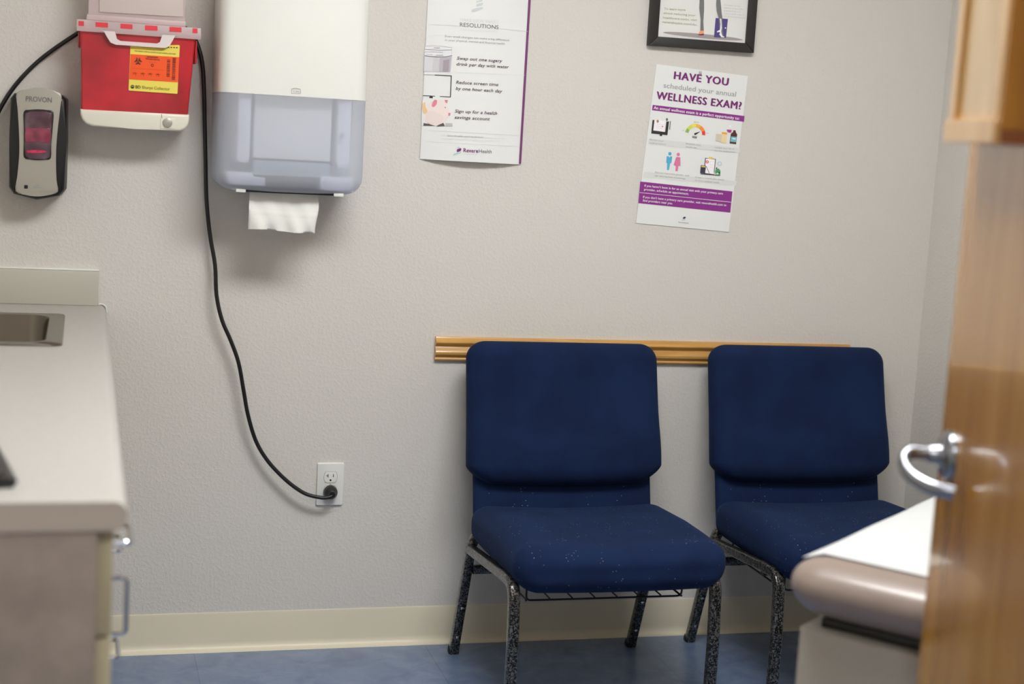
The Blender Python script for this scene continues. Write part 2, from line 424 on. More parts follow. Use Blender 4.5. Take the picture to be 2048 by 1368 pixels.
# ================================================================== THE ROOM
XL, XR, YF, H = -.587, 2.334, -2.90, 2.6
HY, HX0, HX1 = -4.9, -2.2, 2.8
DX0, DX1, DH = -.10, .872, 2.06          # doorway in the front wall
b = B(); box(b, HX0, HX1, HY, 0.0, -.1, 0); struct('floor', b, FLOOR)
b = B(); box(b, HX0, HX1, HY, 0.0, H, H+.1); struct('ceiling', b, CEIL)
b = B(); box(b, XL-.12, XR+.12, 0, .12, 0, H); struct('wall_back', b, WALL)
b = B(); box(b, XL-.12, XL, YF, 0, 0, H); struct('wall_left', b, WALL)
b = B(); box(b, XR, XR+.12, YF, 0, 0, H); struct('wall_right', b, WALL)
b = B(); box(b, XL-.12, DX0, YF-.12, YF, 0, H); box(b, DX1, XR+.12, YF-.12, YF, 0, H); box(b, DX0, DX1, YF-.12, YF, DH, H)
box(b, HX0, XL-.12, YF-.12, YF, 0, H); box(b, XR+.12, HX1, YF-.12, YF, 0, H); struct('wall_front', b, WALL)
b = B(); box(b, HX0, HX1, HY-.12, HY, 0, H); struct('wall_corridor', b, WALL)
b = B(); box(b, HX0-.12, HX0, HY, YF, 0, H); struct('wall_corridor_left', b, WALL)
b = B(); box(b, HX1, HX1+.12, HY, YF, 0, H); struct('wall_corridor_right', b, WALL)
b = B()
for (x0, x1, z0, z1) in ((DX0-.07, DX0, 0, DH+.07), (DX1, DX1+.07, 0, DH+.07), (DX0, DX1, DH, DH+.07)):
    box(b, x0, x1, YF, YF+.016, z0, z1); box(b, x0, x1, YF-.136, YF-.12, z0, z1)
struct('trim_1', b, DOORWOOD)
# vinyl cove base
cove = [(0, 0), (-.020, 0), (-.0185, .003), (-.011, .006), (-.006, .012), (-.0035, .024), (-.0032, .098), (-.002, .102), (0, .102)]
b = B(); extrude_axis(b, [(y, z) for y, z in cove], XL, XR, 0); struct('baseboard_back', b, BASEB, True)
b = B(); extrude_axis(b, [(XR+y, z) for y, z in cove], YF, -.003, 1); struct('baseboard_right', b, BASEB, True)

# wooden bumper moulding
b = B()
prof = [(0, .775), (-.007, .775), (-.0105, .777), (-.012, .780), (-.0105, .7835), (-.0075, .785), (-.0075, .787), (-.0125, .7885), (-.0168, .793), (-.0178, .799),
        (-.0150, .805), (-.0105, .810), (-.0090, .8135), (-.0110, .8165), (-.0165, .8200), (-.0200, .8235), (-.0200, .8262), (-.0160, .8310), (-.0125, .8335), (-.0120, .8350), (-.0100, .8358), (-.0085, .839), (0, .839)]
extrude_axis(b, prof, .900, 2.108, 0)
tag(obj('chair_rail', b, RAILWOOD, angle=25), 'honey wood moulding strip on the wall behind the blue chairs', 'chair rail')

# ================================================================== CHAIRS
def make_chair():
    t = thing('upholstered_chair', 'blue upholstered metal chair left of the other, nearer the wall outlet', 'chair', (1.226, -.36, 0), math.radians(.25), 'blue waiting chairs along the wall')
    # seat
    def sf(p):
        u = p.x/.258; v = p.y/.243; k = max(0, min(1, p.z/.060)); kb = max(0, min(1, -p.z/.060))
        z = p.z + k*(.011*u*u-.004-.016*max(0, v)-.016*max(0, -v-.5)) + kb*.005*u*u
        x = p.x*(1-.065*kb*max(0, .4-v)/1.4) * (1+.012*max(0, -v)*(1-k))
        return Vector((x, p.y-.004*kb, z))
    b = B(); roundbox(b, (.005, -.058, .3870), (.263, .243, .0590), (.052, .058, .046), 6, 8, sf); obj('seat', b, FABRIC, t, angle=80)
    # back (leans to the wall)
    al = math.radians(15.0); ca, sa = math.cos(al), math.sin(al)
    def lean(p, s0): # local (x, n, s): s up along the back
        return p
    base = Vector((0, .150, .345))
    def place(x, n, s): return Vector((x, base.y+s*sa+n*ca, base.z+s*ca-n*sa))
    def back(h, r, cs, cn, fn):
        bb = B(); roundbox(bb, (0, 0, 0), h, r, 6, 8, fn)
        for v in bb.verts: v.co = place(v.co.x, v.co.y+cn, v.co.z+cs)
        return bb
    def bf(p):
        w = p.z/.177
        x = p.x*(1+.010*max(0, -w)-.004*w)
        if w < -.78: x *= 1-.10*((-w-.78)/.22)**1.3*(abs(p.x)/.26)
        y = p.y
        if p.y < 0: y -= .018*math.exp(-((w+.55)/.42)**2)*(1-(p.x/.262)**2*.5) + .004*(1-(p.x/.262)**2)
        z = p.z - (.006*(1-(p.x/.262)**2) if w < -.8 else 0)
        return Vector((x, y, z))
    obj('backrest', back((.263, .036, .184), (.050, .034, .045), .327, -.008, bf), FABRIC, t, angle=80)
    obj('lumbar_panel', back((.243, .016, .085), (.016, .014, .02), .105, .012, None), FABRIC, t, angle=80)
    # steel side frames
    for s in (-1, 1):
        X = .2515*s
        b = B()
        front = fillet([(X, -.16, .3475), (X, -.250, .352), (X, -.262, .20), (X, -.262, .0)], .062, 8)
        sweep(b, front, sq(.026, .026, .006), up=(1, 0, 0)); 
        lf = obj('leg', b, HAMMER, t)
        b = B(); lathe(b, [(.013, 0), (.0145, .002), (.0145, .012), (.0125, .013)], Matrix.Translation((X, -.262, -.0002))); obj('glide', b, RUBBER, lf)
        b = B(); sweep(b, fillet([(X, .272, 0), (X, .150, .335), (X*.86, .165, .385)], .05, 6), sq(.026, .024, .005), up=(1, 0, 0)); lr = obj('leg', b, HAMMER, t)
        b = B(); sweep(b, [(X, .275, 0.0), (X, .2705, .013)], sq(.029, .027, .006), up=(1, 0, 0)); obj('glide', b, RUBBER, lr)
        for zz in (.145, .055):
            yy = .272-.122*zz/.335
            b = B(); lathe(b, [(.0042, 0), (.0042, .002), (.002, .0032)], Matrix.Translation((X+.004*s*0, yy-.0125, zz)) @ Matrix.Rotation(PI/2, 4, 'X'), 10); obj('bolt', b, CHROME, lr)
        b = B(); sweep(b, [(X, .160, .318), (X, -.165, .3475)], sq(.024, .024, .005), up=(1, 0, 0)); obj('side_rail', b, HAMMER, t)
    b = B(); sweep(b, [(-.24, .165, .262), (.24, .165, .262)], sq(.018, .022, .004)); obj('crossbar', b, HAMMER, t)
    b = B(); sweep(b, [(-.24, -.13, .322), (.24, -.13, .322)], sq(.018, .018, .004)); obj('crossbar', b, HAMMER, t)
    # wire book rack
    b = B(); zr, xr = .287, .198
    for yy in (-.175, .15): tube(b, fillet([(-xr, yy, .335), (-xr, yy, zr), (xr, yy, zr), (xr, yy, .335)], .012, 4), .0026, 8, up=(0, 1, 0))
    for xx in (-xr, xr): tube(b, [(xx, -.175, zr), (xx, .15, zr)], .0026, 8)
    for i in range(1, 7):
        xx = -xr+2*xr*i/7; tube(b, [(xx, -.180, zr+.005), (xx, .155, zr+.005)], .002, 8)
    for xx in (-xr, xr): tube(b, [(xx, -.175, .318), (xx, .15, .318)], .002, 8)
    obj('book_rack', b, BLACKP, t)
    return t

def dup(o, parent=None):
    c = o.copy(); COL.objects.link(c)
    if parent: c.parent = parent
    for ch in list(o.children): dup(ch, c)
    return c

chair = make_chair()
chair2 = dup(chair)
chair2.location = (1.908, -.342, 0); chair2.rotation_euler = (0, 0, math.radians(-.5))
chair2['label'] = 'blue upholstered metal chair in the corner, partly hidden by the exam table'

# ================================================================== COUNTER
CT, CB, CX, CE = .900, .863, .062, -1.955
b = B()
nose = [(-.055, CB), (-.055, CT), (CX-.016, CT)]+[(CX-.0165+.0165*math.sin(t), CT-.0185+.0185*math.cos(t)) for t in [PI*i/12 for i in range(1, 12)]]+[(CX-.016, CB)]
SY0, SY1, SX0 = -.672, -.222, -.43
A = [(x, z) for x, z in nose]
def run_y(bm, pts, y0, y1): extrude_axis(bm, pts, y0, y1, 1)
run_y(b, A, CE+.0012, -.001)
box(b, XL+.001, SX0, CE+.0012, -.001, CB, CT); box(b, SX0, -.055, SY1, -.001, CB, CT); box(b, SX0, -.055, CE+.0012, SY0, CB, CT)
ct = obj('countertop', b, COUNTER, angle=30); tag(ct, 'pale laminate countertop with a rounded front edge', 'countertop')
b = B(); run_y(b, [(XL+.001, CB), (XL+.001, CT)]+[(x, z) for x, z in nose[2:]], CE, CE+.0012); obj('end_cap', b, COUNTER_END, ct)['label'] = 'grey brown end band'
b = B(); box(b, XL+.001, .043, -.019, -.0005, CT+.0003, .984, .0012)
sp = obj('backsplash', b, SPLASH, ct); sp['label'] = 'grey green laminate upstand against the wall'
b = B(); box(b, XL+.001, .0435, -.010, -.0003, .9842, .9885, .0015); obj('caulk_bead', b, WHITEP, ct)
b = B(); tube(b, smooth_open([(.044, -.005, .9015), (.052, -.004, .9025), (.0605, -.004, .897), (.0635, -.004, .883)], 4), .0022, 6, up=(0, 1, 0)); obj('caulk_bead', b, WHITEP, ct)

# sink
b = B()
rings = []
def ring(x0, x1, y0, y1, r, z, k=6): return [b.verts.new((x, y, z)) for x, y in rrect(x0, x1, y0, y1, r, k)]
o = ring(-.445, -.033, -.690, -.203, .022, CT+.0008); o2 = ring(-.443, -.035, -.688, -.205, .021, CT+.0035)
i0 = ring(-.412, -.066, -.655, -.238, .045, CT+.0035); i1 = ring(-.409, -.069, -.652, -.241, .043, CT-.002)
i2 = ring(-.402, -.074, -.645, -.248, .045, CT-.18); i3 = ring(-.39, -.088, -.630, -.262, .045, CT-.20); 
seq = [o, o2, i0, i1, i2, i3]
for a, c in zip(seq, seq[1:]):
    for j in range(len(a)): b.faces.new((a[j], a[(j+1) % len(a)], c[(j+1) % len(c)], c[j]))
b.faces.new(i3)
sk = thing('sink', 'small stainless steel drop-in sink set in the countertop', 'sink', (-.24, -.45, CT), world=True)
obj('basin', b, STEEL, sk, angle=50)
b = B(); lathe(b, [(.035, 0), (.035, .002), (.028, .003), (.01, .001)], Matrix.Translation((-.24, -.45, CT-.1998))); obj('drain', b, CHROME, sk)

# base cabinets
FX = .026   # carcass front
def pull(bm, x, p0, p1, out=.032, r=.0042):
    p0, p1 = Vector(p0), Vector(p1); X = Vector((out, 0, 0))
    up = (0, 0, 1) if abs(p0.z-p1.z) < 1e-3 else (0, 1, 0)
    tube(bm, fillet([p0, p0+X, p1+X, p1], .010, 5), r, 10, up=up)
def cabinet(name_label, y0, y1, fronts):
    t = thing('base_cabinet', name_label, 'cabinet', (-.28, (y0+y1)/2, 0), world=True, group='base cabinets under the countertop')
    b = B()
    if y1 < -.1: box(b, XL+.001, FX, y0+.0005, y1-.0005, .10, CB-.0005)
    else:  # open top under the basin
        for q in ((XL+.001, FX, y0+.0005, y0+.018, .1, CB-.0005), (XL+.001, FX, y1-.018, y1-.0005, .1, CB-.0005), (XL+.001, XL+.015, y0+.018, y1-.018, .1, CB-.0005), (FX-.018, FX, y0+.018, y1-.018, .1, CB-.0005), (XL+.015, FX-.018, y0+.018, y1-.018, .1, .12)): box(b, *q)
    box(b, XL+.001, FX-.07, y0+.0005, y1-.0005, 0, .0998); obj('carcass', b, DARK, t)
    for (kind, z0, z1, fy0, fy1, hp) in fronts:
        b = B(); box(b, FX, FX+.020, fy0, fy1, z0, z1, .0015); f = obj(kind, b, DRAWER, t)
        if hp:
            b = B(); pull(b, FX+.020, (FX+.0195, hp[0], hp[1]), (FX+.0195, hp[2], hp[3])); obj('handle', b, CHROME, f)['label'] = 'chrome wire pull'
    return t
c1 = cabinet('laminate base cabinet at the near open end of the counter, mottled side panel', -1.948, -1.47,
             [('drawer', .719, .858, -1.9315, -1.473, (-1.665, .765, -1.569, .765)), ('door', .105, .714, -1.9315, -1.473, (-1.505, .572, -1.505, .664))])
b = B(); box(b, XL+.001, FX+.0005, -1.9485, -1.9315, .0, CB-.0005); obj('side_panel', b, PANEL, c1)['label'] = 'mottled grey brown side panel'
dr = []
for (z0, z1, hz) in ((.700, .858, None), (.528, .695, .612), (.338, .523, .415), (.105, .333, .25)):
    dr.append(('drawer', z0, z1, -1.467, -.953, (-1.175, hz, -1.079, hz) if hz else None))
cabinet('laminate base cabinet of stacked drawers with chrome pulls, behind the nearest one', -1.47, -.95, dr)
cabinet('laminate base cabinet under the sink with two doors', -.95, -.002,
        [('door', .105, .858, -.947, -.478, None), ('door', .105, .858, -.474, -.005, None)])

# keyboard on the counter
kb = thing('keyboard', 'black keyboard lying on the countertop at the left edge of the view', 'keyboard', (-.072, -1.880, CT+.0006), math.radians(9.3))
b = B(); extrude_axis(b, [(-.15, 0), (-.006, 0), (0, .009), (-.010, .0135), (-.15, .017)], 0, .44, 1)
for v in b.verts: pass
obj('case', b, BLACKP, kb, angle=20)
KEYC = mat('key plastic', (34, 32, 32), .5)
for r in range(5):
    for c in range(5):
        b = B(); x1 = -.0175-r*.019; y0 = .012+c*.019+(r % 3)*.004
        z = .0135+(-x1)*.025
        box(b, x1-.0165, x1, y0, y0+.0165, z-.003, z+.004, .0018); k = obj('key', b, KEYC, kb)
b = B()
for (x, y, w, h) in ((-.026, .018, .005, .0012), (-.024, .0215, .004, .0012), (-.030, .037, .005, .0012)): box(b, x, x+w, y, y+h, .0183, .0186)
obj('key_legend', b, G3, kb)

# ================================================================== SHARPS CONTAINER
sh = thing('sharps_container', 'red wall-mounted sharps disposal bin with a milky lid', 'sharps container', (.118, -.06, 1.34), world=True)
YF_ = -.11
b = B()
fr = [(-.010, 1.562), (.2525, 1.566), (.2415, 1.3785), (-.0075, 1.3765)]
# tapered body
def loft(bm, rings):
    R = [[bm.verts.new(v) for v in r] for r in rings]; n = len(R[0])
    for a, c in zip(R, R[1:]):
        for j in range(n): bm.faces.new((a[j], a[(j+1) % n], c[(j+1) % n], c[j]))
    bm.faces.new(R[0][::-1]); bm.faces.new(R[-1])
def rr3(x0, x1, y0, y1, r, z): return [(x, y, z) for x, y in rrect(x0, x1, y0, y1, r, 4)]
loft(b, [rr3(-.006, .240, -.1085, -.015, .006, 1.376), rr3(-.0115, .2530, -.111, -.015, .007, 1.564)])
obj('bin_body', b, RED, sh, angle=40)['label'] = 'translucent red plastic bin'
b = B(); box(b, -.0165, -.0105, -.09, -.03, 1.52, 1.555, .002); obj('side_clip', b, RED, sh); b = B(); box(b, .2525, .2585, -.09, -.03, 1.50, 1.555, .002); obj('side_clip', b, RED, sh)
# cream bracket under the bin
b = B()
pts = smooth_closed([(-.0085, 1.3765), (.10, 1.3775), (.2435, 1.3785), (.2445, 1.366), (.240, 1.348), (.226, 1.3375), (.118, 1.3365), (.016, 1.3365), (.000, 1.343), (-.0075, 1.358)], 3)
pts = [(-.0085, 1.3765), (.2435, 1.3785), (.2440, 1.368), (.2415, 1.354), (.2350, 1.3440), (.2230, 1.3378), (.118, 1.3370), (.020, 1.3378), (.006, 1.3425), (-.0035, 1.352), (-.0080, 1.364)]
prism_y(b, pts, -.113, -.003, .006, 3); br_ = obj('wall_bracket', b, IVORY, sh, angle=40); br_['label'] = 'cream plastic bracket'
Sh = Surface(-.1132, ymap=-.113)
b = B(); Sh.line(b, (323, 228), (324, 238), 1.0); Sh.line(b, (324, 238), (330, 250), 1.0); Sh.line(b, (330, 250), (341, 258), 1.0); obj('seam', b, G1, br_)
b = B(); prism_y(b, [(U(*q, 1, -.114).x, U(*q, 1, -.114).z) for q in ((321, 236), (351, 237), (350, 258), (320, 257))], -.1145, -.112, .001); lk = obj('lock_plate', b, IVORY, br_)
c = U(335, 245.5, 1, -.115)
b = B(); lathe(b, [(.0112, 0), (.0112, .003), (.0088, .0042)], Matrix.Translation((c.x, -.1142, c.z)) @ Matrix.Rotation(PI/2, 4, 'X')); lk2 = obj('lock', b, SILV, lk)
# lid
b = B()
box(b, -.0215, .2660, -.1185, -.018, 1.5645, 1.5690, .002)
box(b, -.0200, .2645, -.1200, -.1145, 1.5560, 1.5830, .002)
for (x0, x1) in ((.002, .229),): box(b, x0, x1, -.1165, -.108, 1.583, 1.5965, .003)
lid = obj('lid', b, LIDP, sh, angle=30); lid['label'] = 'milky white plastic lid'
b = B()
S12 = Surface(-.1204, ymap=-.1204)
# red of the bin showing in the notches of the lid rim
for (x0, x1) in ((157, 168), (191, 216), (241, 265), (290, 315), (339, 363), (385, 395)):
    def yy(x): return 42+(x-157)*.0635
    b = B(); S12.poly(b, [(x0, yy(x0)), (x1, yy(x1)), (x1, yy(x1)+9.5), (x0, yy(x0)+9.5)]); obj('rim_notch', b, REDNOTCH, lid)
b = B()  # hanging handle tab
def pf(l, y): return [(U(x, z, 1, y).x, U(x, z, 1, y).z) for x, z in l]
outer = pf([(200, 61), (208, 63), (214, 74), (221, 85), (232, 89.5), (330, 96), (339, 92), (346, 80), (350, 72), (356, 71)], -.121)
inner = pf([(228, 62), (231, 65), (233, 76), (240, 82), (315, 87), (321, 82), (324, 71), (327, 69)], -.121)
y0, y1 = -.1225, -.1195
def strip(bm, A, Bp, y0, y1):
    n = min(len(A), len(Bp))
    f = []
    def v(p, y): return bm.verts.new((p[0], y, p[1]))
    for y in (y0, y1):
        a = [v(p, y) for p in A]; c = [v(p, y) for p in Bp]; f.append((a, c))
    for a, c in f:
        for i in range(len(A)-1): bm.faces.new((a[i], a[i+1], c[i+1], c[i]))
    for k in (0, 1):
        l0, l1 = f[0][k], f[1][k]
        for i in range(len(l0)-1): bm.faces.new((l0[i], l0[i+1], l1[i+1], l1[i]))
inn10 = pf([(229, 63), (230, 64), (231.5, 69), (234, 78), (241, 82), (314, 87), (320, 84), (322.5, 76), (324, 71), (325, 69.5)], -.121)
strip(b, outer, inn10, y0, y1)
obj('lid_handle', b, mat('milky handle', (226, 214, 212), .4), lid)
b = B()  # upright drop chute behind the rim
box(b, .006, .2270, -.105, -.100, 1.585, 1.71, .001); box(b, .006, .009, -.10, -.03, 1.569, 1.71); box(b, .224, .227, -.10, -.03, 1.569, 1.71)
obj('drop_chute', b, LIDP, lid)
b = B(); prism_y(b, pf([(199, -60), (366, -50), (366, 34), (199, 24)], -.106), -.1075, -.1055, .0005); obj('chute_flap', b, mat('greyish flap', (206, 192, 186), .5), lid)

# label
R7 = lambda x, y: (250+x/12.43, 85+y/12.43)
SL = Surface(-.1112, ymap=-.1112, mapper=R7)
b = B(); SL.poly(b, [(150, 60), (1345, 62), (1362, 85), (1305, 1262), (1290, 1277), (105, 1195), (88, 1175), (135, 80)], 1, 0)
SL.poly(b, [(137, 288), (1350, 366), (1315, 990), (103, 916)], 2, 1)
warn = obj('warning_label', b, [YEL, ORA], sh)
b = B()
SL.text(b, 'BD', (262, 1138), (385, 1146), 72, 3, 0, .012)
SL.text(b, 'Sharps Collector', (425, 1148), (1112, 1192), 72, 3, 1)
SL.ring(b, (185, 1100), 30, 46, lvl=3, mi=0); SL.poly(b, [(150, 1100), (220, 1104), (185, 1140)], 3, 0); SL.disc(b, (185, 1085), 14, 12, 4, 1)
SL.text(b, 'WARNING', (512, 428), (858, 452), 46, 3, 2, .02)
SL.text(b, 'BIOHAZARD', (590, 498), (775, 508), 24, 3, 4); SL.ring(b, (680, 565), 20, 36, lvl=3, mi=2)
SL.line(b, (545, 358), (820, 372), 22, 3, 2)
for i in range(5): SL.line(b, (995+i*68, 115+i*3), (1035+i*68, 117+i*3), 24, 3, 3)
SL.text(b, 'USE SAFETY PRECAUTIONS', (240, 222), (770, 262), 26, 3, 1, .02); SL.text(b, 'DO NOT OVERFILL CONTAINER', (790, 268), (1260, 300), 28, 3, 1, .03)
SL.text(b, 'single use only - keep lid closed', (420, 130), (1010, 162), 18, 3, 1); SL.text(b, 'do not open forcibly', (540, 175), (920, 205), 18, 3, 1)
for i in range(4):
    x = 190+i*190; y = 765+i*10
    SL.line(b, (x, y-10), (x+120, y+2), 20, 3, 4); SL.line(b, (x+60, y-30), (x+80, y+60), 18, 3, 4); SL.line(b, (x+10, y+40), (x+60, y-20), 14, 3, 4)
SL.line(b, (180, 640), (950, 690), 6, 3, 4)
random.seed(3)
for (x0, x1, y0, y1) in ((1045, 1125, 420, 860), (1182, 1262, 380, 910)):
    y = y0
    while y < y1:
        w = random.choice((6, 10, 16, 24)); SL.poly(b, [(x0-(y-420)*.04, y), (x1-(y-420)*.04, y+5), (x1-(y-420)*.04, y+5+w), (x0-(y-420)*.04, y+w)], 3, 2); y += w+random.choice((5, 8, 14))
# biohazard trefoil
bc = (325, 468)
SL.ring(b, bc, 48, 60, lvl=3, mi=3)
for k in range(3):
    a = math.radians(-90+120*k); cc = (bc[0]+52*math.cos(a), bc[1]+52*math.sin(a)); d = math.degrees(a)
    SL.ring(b, cc, 34, 52, d+35, d+325, lvl=4, mi=3, n=16)
SL.disc(b, bc, 14, 14, 5, 1)
obj('printed_text', b, [INK, INKY, INKO, INK, INKR], warn)

# ================================================================== SOAP DISPENSER
sd = thing('soap_dispenser', 'grey and black touch-free soap dispenser on the wall with a pink window', 'soap dispenser', (-.103, -.03, 1.16), world=True)
R8 = lambda x, y: (x/5.475, 160+y/5.475)
def P8(l, y): return [(U(*R8(*p), 1, y).x, U(*R8(*p), 1, y).z) for p in l]
b = B()
blk = [(-.166, 1.392), (-.158, 1.4045), (-.104, 1.412), (-.050, 1.4065), (-.040, 1.397), (-.0385, 1.30), (-.040, 1.184), (-.052, 1.168), (-.104, 1.1565), (-.156, 1.168), (-.167, 1.184), (-.1675, 1.30)]
prism_y(b, blk, -.074, -.006, .014, 4); obj('housing', b, BLACKP, sd, angle=50)['label'] = 'glossy black housing'
b = B(); prism_y(b, [(x*1.0+(.0035 if x > -.1 else -.001), z) for x, z in blk], -.020, -.0005, .003); obj('back_plate', b, mat('smoky plastic', (96, 86, 80), .4), sd)
b = B()
cov = smooth_closed(P8([(180, 140), (300, 100), (420, 84), (550, 105), (668, 148), (660, 300), (625, 600), (612, 850), (618, 1100), (632, 1225), (520, 1262), (400, 1275), (280, 1258), (170, 1218), (190, 1050), (212, 800), (208, 560), (192, 300)], -.088), 3)
prism_y(b, cov, -.088, -.060, .004, 3); cv = obj('front_cover', b, SILV, sd, angle=50); cv['label'] = 'satin grey front cover'
b = B(); prism_y(b, smooth_closed(P8([(262, 345), (330, 326), (420, 320), (510, 328), (584, 350), (580, 500), (562, 700), (556, 855), (490, 872), (410, 877), (330, 868), (262, 845), (262, 700), (262, 500)], -.089), 3), -.0905, -.086, .001); obj('window_frame', b, BLACKP, cv)
def dome(l, y0, y1, m, nm):
    b = B(); prism_y(b, smooth_closed(P8(l, y0), 2), y0, y1, .0008); return obj(nm, b, m, cv)
wn = dome([(280, 365), (420, 345), (568, 368), (560, 560), (545, 845), (420, 858), (278, 840), (276, 560)], -.0918, -.090, SOAPW, 'window')
dome([(282, 520), (350, 530), (420, 522), (500, 532), (552, 540), (545, 690), (410, 672), (282, 680)], -.0925, -.0915, PINK, 'soap_refill')
dome([(286, 772), (400, 768), (500, 776), (500, 796), (400, 800), (288, 796)], -.0930, -.0920, HOTP, 'soap_refill')
b = B(); p = U(*R8(285, 1170), 1, -.0885); box(b, p.x-.004, p.x+.004, -.0892, -.087, p.z-.004, p.z+.004, .0005); obj('sensor', b, BLACKP, cv)
S8 = Surface(-.0884, ymap=-.0884, mapper=R8)
b = B(); S8.text(b, 'PROVON', (283, 232), (566, 248), 55, 1, 0, .004)
obj('printed_text', b, [G1], cv)
b = B(); S8.ring(b, (405, 1175), 22, 28, 200, 340, 1, 0, 8); S8.line(b, (360, 1175), (450, 1180), 6, 1, 0); obj('hand_icon', b, [G2], cv)

# ================================================================== PAPER TOWEL DISPENSER
td = thing('towel_dispenser', 'white wall paper towel dispenser with frosted blue lower cover', 'towel dispenser', (.48, -.1, 1.2), world=True)
x0, x1, z0, zt, zm = .304, .6580, 1.206, 1.735, 1.4355
def bowed(bm, z0, z1, yf, th, rb=.0, xi=0, bow=.018, n=14):
    """open-backed shell, front bowed towards the room"""
    pass
def tshell(bm, zlist, xw, yb=-.004):
    """stacked sections; xw(z)->(x0,x1,yfront)"""
    rings = []
    for z in zlist:
        a, c, yf = xw(z); r = min(.034, (c-a)/2); ring = []
        ring.append((c, yb))
        for i in range(7):
            t = math.radians(90*i/6); ring.append((c-r+r*math.cos(t), yf+r-r*math.sin(t)))
        m = 8
        for i in range(1, m):
            s = i/m; ring.append((c-r+(a+r-c+r)*s, yf-.010*4*s*(1-s)))
        for i in range(7):
            t = math.radians(90+90*i/6); ring.append((a+r+r*math.cos(t), yf+r-r*math.sin(t)))
        ring.append((a, yb))
        rings.append([bm.verts.new((x, y, z)) for x, y in ring])
    n = len(rings[0])
    for A, C in zip(rings, rings[1:]):
        for j in range(n-1): bm.faces.new((A[j], A[j+1], C[j+1], C[j]))
    return rings
def prof_w(z):
    # rounded lower corners and receding bottom
    e = max(0, 1-(z-z0)/.042); k = 1-math.sqrt(max(0, 1-min(1, e)**2))
    return (x0+.040*k, x1-.040*k, -.196+.034*k)
b = B(); R = tshell(b, [zm+.0005, zm+.02, 1.55, 1.68, 1.715, zt], lambda z: (x0-.0005, x1+.0005, -.196+max(0, z-1.5)*.08))
b.faces.new(R[-1]); 
up = obj('upper_cover', b, WHITEP, td, angle=60); up['label'] = 'glossy white upper cover'
b = B(); zl = [z0+.042*(1-math.cos(math.radians(90*i/9))) for i in range(10)]+[1.30, 1.38, zm]
R = tshell(b, zl, prof_w); b.faces.new(R[0][::-1])
obj('lower_cover', b, FROST, td, angle=60)['label'] = 'frosted blue translucent lower cover'
# insides seen through the frosting
b = B(); box(b, x0+.012, x1-.012, -.02, -.003, z0+.01, zt-.02); obj('back_housing', b, mat('inner grey blue', (190, 202, 212), .6), td)
b = B(); box(b, .392, .578, -.165, -.03, 1.285, 1.60, .004); obj('towel_stack', b, PAPER, td)
IN = mat('inner white', (230, 230, 238), .5)
for (xa, xb) in ((.352, .382), (.590, .622)):
    b = B(); prism_y(b, rrect(xa, xb, 1.272, 1.60, [.003, .003, .014, .014], 4), -.182, -.03, .003); obj('guide_post', b, IN, td)
b = B(); prism_y(b, pf([(455, 343), (505, 345), (505, 354), (530, 355), (530, 372), (455, 368)], -.17), -.176, -.06, .002); obj('feed_housing', b, IN, td); b = B(); prism_y(b, pf([(640, 352), (706, 356), (706, 384), (640, 380)], -.17), -.176, -.06, .002)
obj('feed_housing', b, IN, td)
b = B(); box(b, .393, .576, -.168, -.05, 1.245, 1.28, .002); obj('feed_roller', b, mat('roller grey', (150, 166, 180), .5), td)
b = B(); box(b, .372, .590, -.176, -.02, 1.2035, 1.212, .001); obj('outlet_slot', b, BLACKP, td)
b = B(); box(b, .353, .376, -.178, -.02, 1.2020, 1.210, .001); obj('slot_end', b, WHITEP, td); b = B(); box(b, .588, .612, -.178, -.02, 1.2020, 1.210, .001); obj('slot_end', b, WHITEP, td)
c = U(684, 272, 1, -.204)
b = B(); lathe(b, [(.0055, 0), (.0055, .001)], Matrix.Translation((c.x, -.1975, c.z)) @ Matrix.Rotation(PI/2, 4, 'X')); obj('level_window', b, G2, td)
c = U(592, 182, 1, -.2055); ST = Surface(-.2058, ymap=-.2055)
b = B()
for q in (((583, 178), (600, 178)), ((601, 179), (601, 187)), ((600, 187.5), (583, 187)), ((583, 187), (583, 178)), ((584, 178), (590, 176)), ((590, 176), (601, 179))): ST.line(b, *q, .9)
ST.text(b, 'TORK', (585, 185.5), (599, 186), 4.5, 1, 0, .0)
obj('emblem', b, G2, td)
b = B(); lathe(b, [(.006, 0), (.006, .002), (.003, .003)], Matrix.Translation((x1+.0003, -.12, 1.462)) @ Matrix.Rotation(PI/2, 4, 'Y')); obj('key_lock', b, G1, td)

# towel sheet hanging out
b = B()
nx, nz = 28, 20; g = []
for i in range(nx+1):
    row = []
    for j in range(nz+1):
        u, v = i/nx, j/nz
        zb = 1.113-.006*math.sin(u*PI*1.2)*0 - (.0045 if u > .5 else 0)*min(1, (u-.5)*4) + .002*math.sin(u*9)
        z = 1.2033+(zb-1.2033)*v
        x = .3885+.1640*u+(-.004+.006*u)*v*(1-v)*0 + (.004*math.sin(v*5) if u > .9 else 0)+(-.002*v if u < .1 else 0)
        y = -.150-.012*v + .0065*v*math.sin(u*11+v*3)+.0035*v*math.sin(u*23-v*5)+.003*math.sin(v*6)
        if .50 < v < .58: y -= .0015
        row.append(b.verts.new((x, y, z)))
    g.append(row)
sheet_grid(b, g, (0, .0008, 0))
tw = tag(obj('paper_towel', b, TOWEL, angle=80), 'white crumpled paper towel sheet hanging from the dispenser slot', 'paper towel')

